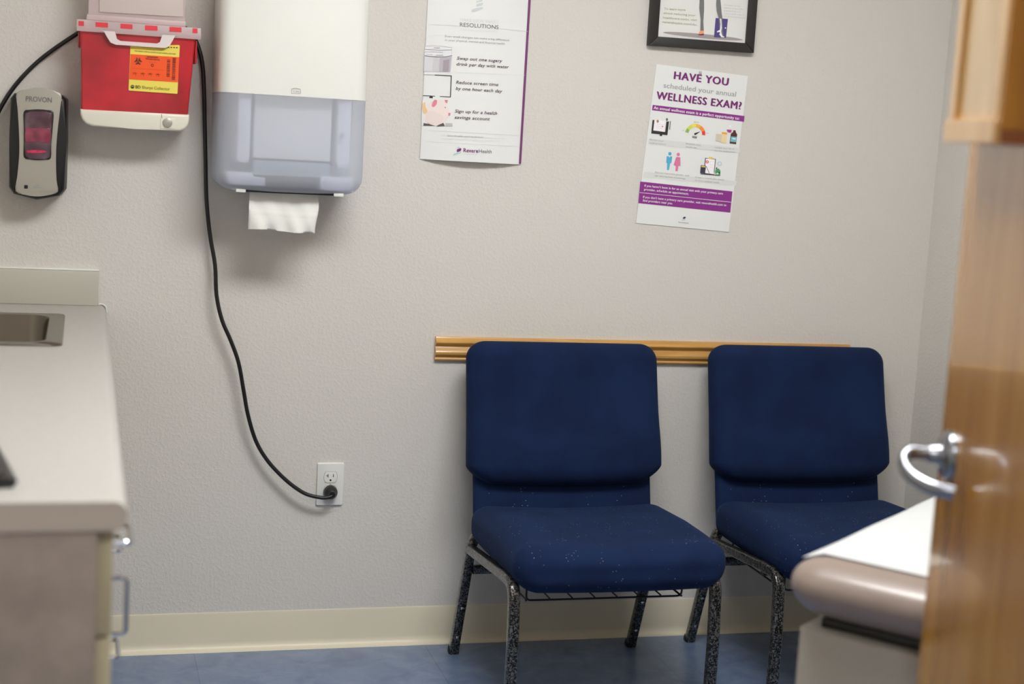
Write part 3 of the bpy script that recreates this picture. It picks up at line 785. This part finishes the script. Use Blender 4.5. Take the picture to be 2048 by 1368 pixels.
# ================================================================== OUTLET AND CORD
ol = thing('wall_outlet', 'white duplex wall outlet low on the wall', 'outlet', (.638, 0, .443), world=True)
b = B(); prism_y(b, rrect(.6045, .6755, .3925, .4935-.0, .003, 3) if False else rrect(.603, .673, .386, .4995, .003, 3), -.0065, -.0002, .0022, 3); obj('cover_plate', b, PLATE, ol, angle=60)
oz = []
for cz in (.4620, .4240):
    b = B(); w, h = .0172, .0145
    pts = [(.638+w*math.cos(t), cz+max(-h, min(h, 1.25*w*math.sin(t)))) for t in [2*PI*i/32 for i in range(32)]]
    prism_y(b, pts, -.0080, -.003, .0006); r = obj('receptacle', b, WHITEP, ol)
    b = B(); prism_y(b, [(.638+(x_-.638)*1.06, cz+(z_-cz)*1.06) for x_, z_ in pts], -.0067, -.004); obj('rim', b, G2, r)
    b = B(); box(b, .6300, .6318, -.0083, -.0075, cz-.0005, cz+.0085); box(b, .6265, .6300, -.0083, -.0075, cz+.0035, cz+.0052); box(b, .6440, .6458, -.0083, -.0075, cz+.0005, cz+.0085)
    lathe(b, [(.0026, 0), (.0026, .0006)], Matrix.Translation((.638, -.0077, cz-.0078)) @ Matrix.Rotation(PI/2, 4, 'X'), 12); obj('slots', b, BLACKP, r)
b = B(); lathe(b, [(.0028, 0), (.0028, .001), (.0015, .0014)], Matrix.Translation((.638, -.0064, .443)) @ Matrix.Rotation(PI/2, 4, 'X'), 12); obj('screw', b, G3, ol)

pc = thing('power_cord', 'long black power cord hanging from behind the sharps bin down to the outlet', 'power cord', (.638, -.02, .424), world=True)
path = [((-60, 330), -.012), ((-10, 236), -.012), ((22, 182), -.012), ((60, 138), -.012), ((100, 104), -.012), ((150, 70), -.0095), ((200, 40), -.0085), ((260, 22), -.009), ((330, 32), -.009), ((378, 62), -.009), ((396, 92), -.012),
        ((405, 130), -.016), ((408, 180), -.02), ((409.5, 250), -.022), ((411, 320), -.024), ((413, 400), -.026), ((420, 470), -.03), ((430, 530), -.034), ((433, 590), -.036), ((444, 640), -.038), ((461, 680), -.038), ((477, 725), -.038), ((487, 780), -.036),
        ((496, 830), -.034), ((511, 880), -.032), ((532, 917), -.032), ((558, 947), -.034), ((585, 971), -.036), ((612, 988), -.038), ((640, 995), -.040), ((655, 995), -.041), ((664, 992), -.040)]
pp = smooth_open([U(x, y, 1, d) for (x, y), d in path], 5)
b = B(); sweep(b, pp, circ(.0051, 10), up=(0, 1, 0)); obj('cable', b, CORD, pc, angle=80)
b = B(); lathe(b, [(.0180, 0), (.0183, .004), (.0178, .012), (.0150, .020), (.0095, .026), (.0080, .034)], Matrix.Translation((.6385, -.0085, .4235)) @ Matrix.Rotation(PI/2, 4, 'X')); obj('plug', b, BLACKP, pc, angle=50)

# ================================================================== POSTERS
# --- resolutions poster, sheet bowed off the wall
R3 = lambda x, y: (820+x/3.907, y/3.907)
pw0, pw1 = .8385, 1.112
def bow(x, z):
    u = (x-pw0)/(pw1-pw0); return .021*4*max(0, u*(1-u))*max(0, min(1, 1-(z-1.30)/.5))**.5
SP = Surface(-.0025, bow=bow, ymap=-.014, mapper=R3)
b = B(); nx = 24; nzv = 12
def edge_x(z, side):
    return pw0 if side == 0 else pw1
a0 = SP.xz((85, 1243)); a1 = SP.xz((877, 1286))
pw0, pw1 = a0.x, a1.x
g = [[b.verts.new(SP.at(pw0+(pw1-pw0)*i/nx, (a0.y+(a1.y-a0.y)*i/nx)+(1.735-a0.y)*j/nzv, 0)) for j in range(nzv+1)] for i in range(nx+1)]
sheet_grid(b, g, (0, .0003, 0))
ps = tag(obj('poster', b, SHEETG, smooth=False), "white new year's resolutions poster with a purple right edge, curling off the wall", 'poster')
b = B()
zs = [1.3005+(1.735-1.3005)*i/8 for i in range(9)]
for i in range(8):
    xx = [pw1-.0068, pw1]; 
    for k in (0,):
        f = b.faces.new([b.verts.new(SP.at(x, z, 1.5)) for x, z in ((xx[0], zs[i]), (xx[1], zs[i]), (xx[1], zs[i+1]), (xx[0], zs[i+1]))])
obj('purple_border', b, PURE, ps)
b = B()
SP.text(b, "MAKE NEW YEAR'S", (390, 166), (692, 184), 26, 2, 3)
SP.text(b, 'RESOLUTIONS', (390, 206), (691, 228), 30, 2, 0)
SP.text(b, 'YOU CAN ACTUALLY KEEP', (392, 238), (688, 254), 14, 2, 3)
SP.text(b, 'Even small changes can make a big difference', (276, 289), (778, 321), 15, 2, 2)
SP.text(b, 'in your physical, mental and financial health.', (276, 319), (746, 349), 15, 2, 2)
for st, a, c in (('Swap out one sugary', (365, 466), (719, 488)), ('drink per day with water', (362, 512), (773, 535)), ('Reduce screen time', (357, 654), (687, 673)), ('by one hour each day', (355, 702), (718, 724)),
                 ('Sign up for a health', (347, 879), (677, 897)), ('savings account', (345, 927), (619, 941))):
    SP.text(b, st, a, c, 24, 2, 1, .018, .22)
SP.text(b, 'Visit', (243, 1062), (282, 1065), 10, 2, 3); SP.text(b, 'reverehealth.com/resolutions', (288, 1065), (565, 1077), 11, 2, 2, .01); SP.text(b, 'for more tips to help', (572, 1078), (745, 1086), 10, 2, 3)
SP.text(b, 'you create sustainable changes for a healthier 2020', (243, 1086), (706, 1108), 11, 2, 3)
SP.text(b, 'Revere', (412, 1188), (524, 1193), 30, 2, 4, .03); SP.text(b, 'Health', (530, 1193), (632, 1198), 28, 2, 0)
SP.line(b, (412, 1200), (520, 1204), 5, 2, 3)
for (q, w) in (((145, 1018), (868, 1060)), ((130, 1105), (862, 1146)), ((170, 190), (388, 202)), ((692, 222), (930, 245)), ((330, 565), (905, 588))):
    for i in range(6):
        A = (q[0]+(w[0]-q[0])*i/6, q[1]+(w[1]-q[1])*i/6); C = (q[0]+(w[0]-q[0])*(i+1)/6, q[1]+(w[1]-q[1])*(i+1)/6); SP.line(b, A, C, 2.2, 2, 3)
obj('printed_text', b, [G1, PLUMT, G2, G4, PUR], ps)
b = B()  # emblem strips
SP.poly(b, [(362, 1152), (376, 1144), (385, 1150), (392, 1160), (362, 1166)], 2, 1)
SP.poly(b, [(360, 1170), (372, 1162), (392, 1157), (395, 1170), (385, 1180), (362, 1188)], 3, 0)
SP.poly(b, [(330, 1208), (345, 1198), (375, 1190), (392, 1186), (392, 1194), (360, 1206), (335, 1214)], 2, 2)
obj('emblem', b, [PUR, mat('pale blue ink', (196, 208, 214), .6), mat('aqua ink', (176, 204, 208), .6)], ps)
b = B()
SP.poly(b, [(482, 78), (500, 68), (552, 56), (570, 58), (570, 68), (540, 78), (495, 94), (484, 90)], 2, 0)
SP.poly(b, [(520, 34), (540, 26), (570, 22), (570, 38), (550, 46), (520, 52)], 2, 1); SP.poly(b, [(518, 12), (545, 2), (568, -4), (568, 8), (545, 16), (518, 22)], 2, 0); SP.poly(b, [(520, -10), (560, -22), (560, -10), (522, 2)], 2, 1)
obj('emblem', b, [mat('emblem grey', (208, 212, 212), .6), mat('emblem grey blue', (200, 210, 216), .6)], ps)
# water glass picture
b = B()
def quad(bm, x0, x1, y0, y1, mi, lvl=2): SP.poly(bm, [(x0, y0), (x1, y0+(x1-x0)*.06), (x1-(y1-y0)*.05, y1+(x1-x0)*.06), (x0-(y1-y0)*.05, y1)], lvl, mi)
quad(b, 124, 328, 356, 558, 0)
SP.poly(b, [(122, 435), (200, 444), (270, 446), (328, 436), (316, 562), (114, 556)], 3, 1)
SP.poly(b, [(190, 450), (328, 442), (316, 562), (180, 558)], 3.3, 2); SP.poly(b, [(235, 452), (322, 446), (312, 562), (228, 560)], 3.6, 3); SP.poly(b, [(262, 470), (308, 465), (300, 562), (255, 561)], 3.9, 4)
for (pts, w, mi) in (([(122, 434), (160, 440), (220, 445), (280, 444), (328, 434)], 4, 5), ([(122, 382), (180, 388), (250, 392), (326, 388)], 3, 4), ([(124, 360), (180, 356), (250, 360), (328, 372)], 2, 4), ([(124, 404), (200, 402), (260, 410)], 5, 2), ([(190, 372), (235, 374)], 8, 3), ([(205, 430), (260, 430)], 6, 3), ([(128, 420), (180, 424)], 7, 1), ([(326, 376), (324, 430)], 3, 2)):
    for q, w_ in zip(pts, pts[1:]): SP.line(b, q, w_, w, 4.3, mi)
obj('water_glass_picture', b, [mat('pic white', (232, 232, 234), .5), mat('pic pale', (216, 214, 218), .5), mat('pic light', (206, 202, 206), .5), mat('pic mid', (188, 180, 188), .5), mat('pic grey', (164, 154, 162), .5), mat('pic dark', (72, 66, 72), .5)], ps)
b = B()
for q, w, t_ in (((197, 586), (324, 593), 7), ((322, 592), (314, 760), 7), ((316, 758), (108, 747), 6), ((110, 582), (197, 586), 2)): SP.line(b, q, w, t_, 2)
SP.poly(b, [(158, 752), (180, 753), (182, 768), (155, 766)], 2)
obj('screen_picture', b, mat('screen ink', (52, 46, 48), .5), ps)
b = B()
SP.poly(b, [(103, 778), (296, 788), (328, 985), (95, 983)], 1.6, 5)
SP.poly(b, smooth_closed([(122, 880), (140, 820), (185, 785), (245, 783), (283, 805), (292, 850), (312, 880), (300, 905), (270, 942), (235, 972), (195, 980), (150, 965), (122, 930)], 4), 2, 0)
SP.poly(b, smooth_closed([(150, 870), (215, 880), (262, 925), (235, 968), (198, 976), (150, 960), (128, 915)], 4), 2.4, 4)
SP.poly(b, smooth_closed([(104, 812), (124, 800), (126, 830), (140, 868), (122, 890), (108, 880), (103, 846)], 4), 2.8, 1)
SP.poly(b, smooth_closed([(180, 800), (196, 780), (212, 786), (208, 815), (188, 836), (174, 828)], 4), 2.8, 2); SP.poly(b, [(270, 780), (294, 782), (290, 808), (276, 800)], 2.8, 2)
SP.poly(b, [(298, 882), (314, 882), (312, 902), (296, 906)], 2.8, 2); SP.disc(b, (274, 840), 4, 4, 3, 3)
SP.poly(b, [(112, 962), (150, 968), (195, 984), (110, 982)], 3, 3); SP.poly(b, [(225, 975), (260, 960), (270, 985), (205, 988)], 3, 3); SP.poly(b, [(275, 962), (328, 962), (328, 985), (275, 986)], 3, 6)
obj('piggy_bank_picture', b, [mat('pig cream', (240, 224, 218), .5), mat('pig tan', (236, 196, 146), .5), mat('pig pink', (222, 134, 150), .5), mat('pig shade ink', (92, 80, 80), .5), mat('pig blush', (234, 218, 212), .5), mat('pig ground', (234, 232, 230), .5), mat('coin grey', (190, 186, 186), .5)], ps)

# --- wellness poster (slightly crooked)
R5 = lambda x, y: (1260+x/5.2615, 220+y/5.2615)
R4 = lambda x, y: (1260+x/5.7, y/5.7)
SW = Surface(-.0022); SW5 = Surface(-.0022, mapper=R5); SW4 = Surface(-.0022, mapper=R4)
b = B(); pts = [tuple(SW.xz(q)) for q in ((1313, 128), (1496, 152), (1457.5, 464), (1272, 446))]
prism_y(b, pts, -.0022, -.0015)
pw = tag(obj('poster', b, SHEETG, smooth=False), 'white and purple annual wellness exam poster hanging crooked below the black frame', 'poster')
b = B(); SW4.poly(b, [(258, 1195), (1305, 1322), (1299, 1388), (250, 1256)], 1); obj('purple_banner', b, PURB, pw); b = B(); SW5.poly(b, [(108, 752), (1078, 857), (1055, 1080), (87, 980)], 1); obj('purple_banner', b, PURB, pw)
b = B()
SW4.text(b, 'HAVE YOU', (500, 900), (1115, 976), 84, 1, 0, .058)
SW4.text(b, 'scheduled your annual', (380, 998), (1205, 1102), 56, 1, 1, -.004)
SW4.text(b, 'WELLNESS EXAM?', (300, 1128), (1262, 1248), 84, 1, 0, .058)
SW4.text(b, 'An annual wellness exam is a perfect opportunity to:', (268, 1242), (1243, 1366), 32, 2, 2, .02)
for st, a, c, h in (("If you haven't been in for an annual visit with your primary care", (150, 806), (975, 890), 23), ('provider, schedule an appointment.', (147, 845), (615, 893), 23),
                    ("If you don't have a primary care provider, visit reverehealth.com to", (135, 925), (1010, 1012), 23), ('find providers near you.', (133, 962), (447, 994), 23)):
    SW5.text(b, st, a, c, h, 2, 2, .012)
SW5.line(b, (100, 868), (1063, 970), 4, 2, 2)
SW5.poly(b, [(197, 298), (1158, 402), (1152, 452), (190, 362)], 1, 4); SW5.poly(b, [(148, 650), (1125, 748), (1112, 800), (130, 706)], 1, 4)
for st, a, c in (('Review your', (208, 318), (352, 334)), ('medical history', (203, 352), (378, 368)), ('Establish your', (588, 360), (745, 378)), ('health risk', (585, 392), (700, 405)),
                 ('Update your list of', (892, 400), (1095, 418)), ('current medications', (888, 432), (1105, 450)), ('Discuss important gender- and', (262, 662), (618, 698)), ('age-appropriate screenings', (258, 695), (580, 730)),
                 ('Create a health plan based', (685, 712), (985, 742)), ('on your medical needs', (680, 745), (935, 772))):
    SW5.text(b, st, a, c, 15, 2, 3, .0)
SW5.text(b, 'MEDIUM', (670, 132), (722, 138), 12, 2, 3); SW5.text(b, 'RISK', (655, 294), (703, 300), 22, 2, 5, .03); SW5.text(b, 'LOW', (548, 218), (570, 221), 10, 2, 3); SW5.text(b, 'HIGH', (798, 248), (822, 251), 10, 2, 3)
SW5.text(b, 'RevereHealth', (508, 1185), (615, 1196), 12, 2, 1, .02)
obj('printed_text', b, [PUR, G2, WH, G2, G4, INK], pw)
b = B(); SW5.disc(b, (570, 1134), 17, 10, 2, 0, 14, -.5); SW5.line(b, (540, 1158), (585, 1150), 5, 2, 1); obj('emblem', b, [mat('ink blue black', (52, 48, 84), .5), G3], pw)
# pictograms
b = B()
gc = (685, 252)
for k, (a0_, a1_) in enumerate(((190, 214), (214, 246), (246, 277), (277, 308), (308, 340), (340, 368))): SW5.ring(b, gc, 72, 106, a0_, a1_, 2, k, 8)
SW5.disc(b, (684, 252), 10, 10, 2, 6); SW5.poly(b, [(684, 243), (740, 224), (690, 261)], 2.5, 6)
obj('gauge_picture', b, [mat('g1', (150, 186, 92), .5), mat('g2', (208, 222, 90), .5), mat('g3', (240, 222, 80), .5), mat('g4', (244, 178, 62), .5), mat('g5', (240, 142, 60), .5), mat('g6', (232, 64, 44), .5), INK], pw)
b = B()
SW5.poly(b, [(236, 105), (256, 105), (243, 215), (368, 232), (382, 122), (410, 120), (392, 265), (222, 246)], 2, 0); SW5.poly(b, [(312, 255), (338, 258), (335, 275), (310, 272)], 2, 0)
SW5.disc(b, (387, 100), 11, 16, 2, 1); SW5.line(b, (424, 118), (416, 206), 9, 2, 1); SW5.poly(b, [(258, 100), (374, 108), (360, 230), (246, 216)], 1.5, 2)
SW5.disc(b, (290, 118), 12, 16, 2.2, 3); SW5.line(b, (318, 108), (360, 112), 4, 2.2, 4); SW5.line(b, (278, 146), (350, 156), 4, 2.2, 4); SW5.line(b, (272, 166), (320, 172), 4, 2.2, 4); SW5.disc(b, (340, 174), 7, 6, 2.4, 5); SW5.line(b, (270, 186), (340, 194), 4, 2.2, 4)
obj('monitor_picture', b, [mat('p black', (44, 38, 42), .5), G1, WH, mat('p brown', (178, 130, 100), .5), G4, mat('p red', (206, 70, 80), .5)], pw)
b = B()
SW5.poly(b, [(905, 250), (965, 255), (958, 335), (897, 328)], 2, 0); SW5.poly(b, [(968, 232), (1020, 238), (1012, 350), (958, 345)], 2.2, 1); SW5.poly(b, [(966, 232), (1022, 238), (1020, 258), (964, 250)], 2.4, 2)
SW5.poly(b, [(1018, 205), (1068, 208), (1064, 240), (1030, 236), (1016, 215)], 2, 3); SW5.line(b, (1042, 170), (1062, 172), 18, 2, 5)
SW5.poly(b, [(1085, 212), (1110, 214), (1112, 235), (1126, 255), (1115, 360), (1046, 352), (1060, 250), (1082, 232)], 2.2, 4); SW5.poly(b, [(1062, 278), (1122, 284), (1116, 340), (1054, 332)], 2.5, 6); SW5.line(b, (1075, 300), (1110, 304), 10, 2.8, 5)
obj('medicine_picture', b, [mat('m beige', (214, 204, 184), .5), mat('m cream', (238, 214, 168), .5), mat('m orange', (240, 166, 60), .5), mat('m magenta', (180, 60, 140), .5), mat('m brown', (80, 34, 32), .5), WH, mat('m teal', (112, 188, 200), .5)], pw)
b = B()
SW5.disc(b, (418, 460), 17, 18, 2, 0, 16); SW5.poly(b, [(385, 488), (402, 484), (412, 500), (425, 486), (443, 492), (435, 556), (422, 560), (408, 632), (388, 630), (390, 560), (380, 552)], 2, 0)
SW5.disc(b, (507, 468), 17, 18, 2, 1, 16); SW5.poly(b, [(485, 494), (528, 497), (530, 588), (508, 588), (500, 644), (476, 642), (482, 588), (458, 578)], 2, 1)
obj('people_pictogram', b, [mat('sky blue ink', (84, 178, 214), .5), mat('rose ink', (224, 124, 164), .5)], pw)
b = B()
SW5.poly(b, [(790, 503), (902, 516), (885, 682), (772, 670)], 2, 0); SW5.poly(b, [(797, 511), (894, 521), (878, 674), (781, 663)], 2.3, 1); SW5.poly(b, [(818, 504), (835, 492), (865, 496), (878, 516), (815, 512)], 2.6, 2)
SW5.ring(b, (811, 546), 7, 16, lvl=2.6, mi=3, n=16)
for y in (548, 582, 612): SW5.line(b, (838, y-6), (880, y-2), 3, 2.6, 4)
SW5.poly(b, [(744, 580), (798, 586), (788, 670), (735, 664)], 2.8, 5); SW5.poly(b, [(750, 586), (792, 590), (790, 604), (748, 600)], 3, 2); SW5.line(b, (800, 592), (832, 665), 5, 3, 0)
SW5.disc(b, (922, 645), 27, 30, 2.8, 6, 16); SW5.poly(b, [(900, 655), (948, 652), (948, 690), (896, 685)], 2.8, 6); SW5.disc(b, (918, 668), 14, 12, 3, 7); SW5.poly(b, [(905, 606), (916, 600), (912, 620), (900, 616)], 3, 0); SW5.line(b, (740, 672), (948, 690), 5, 3, 0)
SW5.ring(b, (941, 565), 14, 25, lvl=2.2, mi=8, n=16); SW5.poly(b, [(850, 655), (885, 660), (880, 678), (850, 672)], 3, 1)
obj('clipboard_picture', b, [mat('c dark', (60, 48, 56), .5), WH, mat('c yellow', (232, 204, 90), .5), mat('c red', (208, 84, 96), .5), G4, mat('c navy', (60, 52, 82), .5), mat('c green', (84, 158, 108), .5), mat('c mint', (180, 214, 190), .5), mat('c pale blue', (196, 212, 224), .5)], pw)
b = B(); c_ = U(1401, 144.5, 1, -.004); box(b, c_.x-.004, c_.x+.003, -.0075, -.0022, c_.z-.0035, c_.z+.003, .0012); obj('hanging_tab', b, G3, pw)

# --- framed poster at the top
fp = thing('framed_poster', 'black framed health poster cut by the top of the view', 'framed poster', (1.585, -.01, 1.63), world=True)
yf = -.02
bl, brr = U(1298, 90.5, 1, yf), U(1508, 106, 1, yf)
ang = math.atan2(brr.z-bl.z, brr.x-bl.x); W_ = brr.x-bl.x
def fr_pt(u, v): return (bl.x+u*math.cos(ang)-v*math.sin(ang), bl.z+u*math.sin(ang)+v*math.cos(ang))
HH, bw = .44, .0245
for nm, quadp in (('bottom', ((0, 0), (W_, 0), (W_-bw, bw), (bw, bw))), ('right', ((W_, 0), (W_, HH), (W_-bw, HH-bw), (W_-bw, bw))), ('top', ((W_, HH), (0, HH), (bw, HH-bw), (W_-bw, HH-bw))), ('left', ((0, HH), (0, 0), (bw, bw), (bw, HH-bw)))):
    b = B(); prism_y(b, [fr_pt(*q) for q in quadp], -.021, -.0005, .0025, 2); obj('frame_rail', b, FRAMEB, fp, angle=30)
b = B(); prism_y(b, [fr_pt(*q) for q in ((bw-.002, bw-.002), (W_-bw+.002, bw-.002), (W_-bw+.002, HH-bw+.002), (bw-.002, HH-bw+.002))], -.0105, -.004); sheet = obj('poster_sheet', b, mat('framed sheet', (228, 227, 224), .5, coat=.3), fp)
R1 = lambda x, y: (1310+x/10.24, y/10.24)
SF = Surface(-.0105, ymap=-.0105, mapper=R1)
b = B()
SF.disc(b, (980, 740), 820, 44, 1, 0, 40, .093)
SF.poly(b, [(915, -60), (1005, -60), (1003, 0), (1003, 200), (988, 440), (998, 640), (925, 640), (932, 400), (905, 180)], 2, 1)
SF.poly(b, [(925, 630), (998, 626), (996, 690), (880, 702), (900, 665)], 2.5, 2); SF.poly(b, [(865, 706), (925, 702), (995, 688), (995, 720), (930, 726), (890, 716)], 3, 3)
SF.poly(b, [(1240, 368), (1490, 390), (1450, 776), (1205, 764)], 2, 4)
SF.poly(b, [(1258, -60), (1330, -60), (1337, 0), (1360, 240), (1378, 384), (1385, 600), (1400, 740), (1330, 740), (1320, 600), (1300, 380), (1258, 220), (1250, 100)], 2.5, 1)
SF.poly(b, [(1325, 380), (1352, 386), (1358, 480), (1364, 570), (1352, 640), (1362, 700), (1382, 742), (1415, 748), (1412, 768), (1352, 760), (1310, 700), (1335, 670), (1300, 655), (1270, 668), (1262, 645), (1325, 608), (1338, 500)], 3, 5)
SF.disc(b, (1438, 574), 14, 14, 3, 5, 12)
obj('walking_legs_picture', b, [mat('f mauve', (166, 156, 158), .5), mat('f grey', (118, 118, 118), .5), mat('f peach', (244, 160, 112), .5), mat('f shoe', (108, 38, 58), .5), mat('f indigo', (76, 66, 130), .5), WH], sheet)
b = B()
for st, a, c in (('To learn more', (186, 200), (620, 222)), ('about reducing your', (174, 285), (826, 336)), ('healthcare costs, visit', (162, 378), (856, 432)), ('reverehealth.com/vbc', (152, 468), (850, 526))): SF.text(b, st, a, c, 44, 2, 0, .004)
for i, (st, xe) in enumerate((('Creating a strong', 1740), ('patient to provider', 1815), ('partnership and', 1740), ('lower health costs is', 1815), ('our shared commitment', 1840))):
    SF.text(b, st, (1412, 112+i*58), (xe, 112+i*58+(xe-1412)*.085), 26, 2, 1)
obj('printed_text', b, [GRN, G3], sheet)

# ================================================================== EXAM TABLE
TZ = .757
ta = math.radians(39)
ex = thing('exam_table', 'taupe padded exam table standing diagonally beside the open door', 'exam table', (1.050, -1.778, 0), ta)
# local: x runs along the foot edge to the far right, -y runs towards the camera's right
L_, W2 = 1.10, .60
def ty(v): return -v
b = B()
def padf(p):
    if p.z > 0 and False: pass
    x = p.x
    if p.z < 0: 
        k = (-p.z/.052); 
        return Vector((p.x*(1-.020*k), p.y*(1-.035*k), p.z))
    return p
roundbox(b, (L_/2, -W2/2, TZ-.048), (L_/2, W2/2, .048), (.065, .065, .044), 7, 8, padf)
obj('cushion', b, VINYLP, ex, angle=80)['label'] = 'taupe vinyl cushion with rounded corner'
b = B(); box(b, .055, L_-.05, -W2+.05, -.055, TZ-.114, TZ-.0975, .003); obj('deck', b, BLACKP, ex)
b = B(); box(b, .032, L_-.03, -W2+.022, -.030, .10, TZ-.1125, .004); obj('cabinet', b, BODYW, ex)['label'] = 'pale enamelled base cabinet'
b = B(); box(b, .08, L_-.08, -W2+.08, -.08, 0, .10, .004); obj('plinth', b, BLACKP, ex)
# paper runs along x
b = B(); n = 30; rows = []
for i in range(n+1):
    u = i/n; x = .062+(L_-.09)*u
    row = []
    for j in range(17):
        v = j/16; y = -.012-(W2-.03)*v
        z = TZ+.0022+.0006*math.sin(x*23+v*4)
        d = max(0, .046-x); z -= d*d/.085
        e = max(0, .046+y); z -= e*e/.085
        row.append(b.verts.new((x, y, z)))
    rows.append(row)
sheet_grid(b, rows, (0, 0, -.0006))
tag(obj('table_paper', b, mat('exam paper', (190, 191, 190), .7)), None)
tp = bpy.data.objects['table_paper']; tp.location = ex.location; tp.rotation_euler = ex.rotation_euler
tag(tp, 'white exam paper spread over the taupe exam table', 'paper sheet')

# ================================================================== DOOR
th = math.radians(18)
hd = Vector((-math.sin(th), -math.cos(th), 0)); nn = Vector((-math.cos(th), math.sin(th), 0)); E0 = Vector((1.154, -2.03, 0))
DW = .914
def D(a, n, z): return E0+hd*a+nn*n+Vector((0, 0, z))
def dbox(bm, a0, a1, n0, n1, z0, z1, bev=0):
    t = B(); box(t, a0, a1, n0, n1, z0, z1, bev)
    me = bpy.data.meshes.new('t'); 
    for v in t.verts: v.co = D(*v.co)
    t.to_mesh(me); t.free(); bm.from_mesh(me); bpy.data.meshes.remove(me)
b = B(); dbox(b, 0, DW, -.044, 0, .012, 2.04, .0015)
dr_ = struct('door_1', b, DOORWOOD)
HZ = .987; HA = .062
Mr = Matrix.Translation(D(HA, 0, HZ)) @ nn.to_track_quat('Z', 'Y').to_matrix().to_4x4()
b = B(); lathe(b, [(.034, 0), (.0345, .003), (.033, .008), (.028, .0115), (.018, .0125), (.015, .016), (.0135, .024), (.0125, .030)], Mr, 32)
hr = obj('handle_rosette', b, SATIN, dr_, angle=60)
b = B()
lev = smooth_open([D(HA, .012, HZ), D(HA, .03, HZ), D(HA, .050, HZ+.001), D(HA+.004, .059, HZ-.002), D(HA+.014, .066, HZ-.009), D(HA+.034, .064, HZ-.019), D(HA+.056, .052, HZ-.027), D(HA+.072, .034, HZ-.032), D(HA+.080, .012, HZ-.034)], 5)
prof_ = [(.0075*math.cos(2*PI*i/16), .0100*math.sin(2*PI*i/16)) for i in range(16)]
sweep(b, lev, prof_, up=(0, 0, 1)); lv = obj('lever_handle', b, SATIN, dr_, angle=60)
b = B(); dbox(b, -.0012, .0008, -.034, -.010, .93, 1.04, .0004); obj('latch_plate', b, SATIN, dr_)
for hz in (.25, 1.05, 1.82):
    b = B(); lathe(b, [(.007, -.05), (.007, .05)], Matrix.Translation(D(DW+.003, .004, hz)), 12); obj('hinge', b, SATIN, dr_)

# wooden chart holder screwed to the door face
ch = thing('chart_holder', 'light wooden chart holder mounted high on the open door', 'chart holder', tuple(D(.2, .0, 1.404)), world=True)
A0, A1, NP, Z0, Z1 = .050, .285, .044, 1.404, 1.72
b = B(); dbox(b, A0+.004, A1-.004, .0012, NP-.008, Z0+.004, Z1); hb = obj('pocket', b, DOORWOOD, ch, angle=20)
HW2 = wood('holder panel wood', (176, 142, 90), (188, 155, 104), (198, 168, 120), (6, 6, .9), .25, .7, .05)
b = B(); dbox(b, A0+.02, A1-.02, NP-.009, NP-.006, Z0+.02, Z1-.01); obj('front_panel', b, HW2, ch)
b = B(); dbox(b, A1+.0002, A1+.008, .0012, NP-.002, Z0+.018, Z1); obj('end_panel', b, DOORWOOD, ch, angle=20)
b = B(); dbox(b, A1+.0045, A1+.0085, .0012, NP-.004, Z0+.001, Z0+.017); obj('end_rail', b, mat('reddish wood', (132, 78, 44), .35), ch, angle=20)
for (q0, q1, w0, w1) in ((A0, A0+.03, Z0+.03, Z1), (A1-.03, A1, Z0+.03, Z1), (A0-.004, A1+.004, Z0, Z0+.03)):
    b = B(); dbox(b, q0, q1, .0012 if w1 < Z1 else NP-.010, NP+(.004 if w1 < Z1 else 0), w0, w1, .002); obj('frame_rail', b, HOLDERWOOD, ch, angle=20)

# ================================================================== LIGHTS
def troffer(x, y, rz, power, label, lw=1.2, ww=.6, col=(.985, 1, 1)):
    t = thing('ceiling_light', label, 'ceiling light', (x, y, H), rz, 'ceiling troffers')
    m = mat('diffuser %g' % power, (250, 250, 250), .6, emit=(col, power))
    b = B(); box(b, -lw/2+.02, lw/2-.02, -ww/2+.02, ww/2-.02, -.012, -.004); obj('diffuser', b, m, t, smooth=False)
    b = B()
    for (x0_, x1_, y0_, y1_) in ((-lw/2, lw/2, -ww/2, -ww/2+.02), (-lw/2, lw/2, ww/2-.02, ww/2), (-lw/2, -lw/2+.02, -ww/2+.02, ww/2-.02), (lw/2-.02, lw/2, -ww/2+.02, ww/2-.02)): box(b, x0_, x1_, y0_, y1_, -.018, -.0005)
    obj('frame', b, WHITEP, t, smooth=False)
troffer(.95, -1.75, 0, 28.5, 'recessed ceiling light over the middle of the exam room')
troffer(.45, -3.95, 0, 20, 'recessed ceiling light in the corridor outside the door')

w = bpy.data.worlds.new('world'); S.world = w; w.use_nodes = True
w.node_tree.nodes['Background'].inputs[0].default_value = (1, 1, 1, 1); w.node_tree.nodes['Background'].inputs[1].default_value = .1
S.view_settings.view_transform = 'Standard'; S.view_settings.look = 'None'; S.view_settings.gamma = 1; S.view_settings.use_curve_mapping = False
S.view_settings.exposure = 0.0
S.cycles.use_denoising = True
S.cycles.max_bounces = 10; S.cycles.diffuse_bounces = 6; S.cycles.transparent_max_bounces = 12
S.cycles.sample_clamp_indirect = 6
S.cycles.caustics_reflective = False; S.cycles.caustics_refractive = False
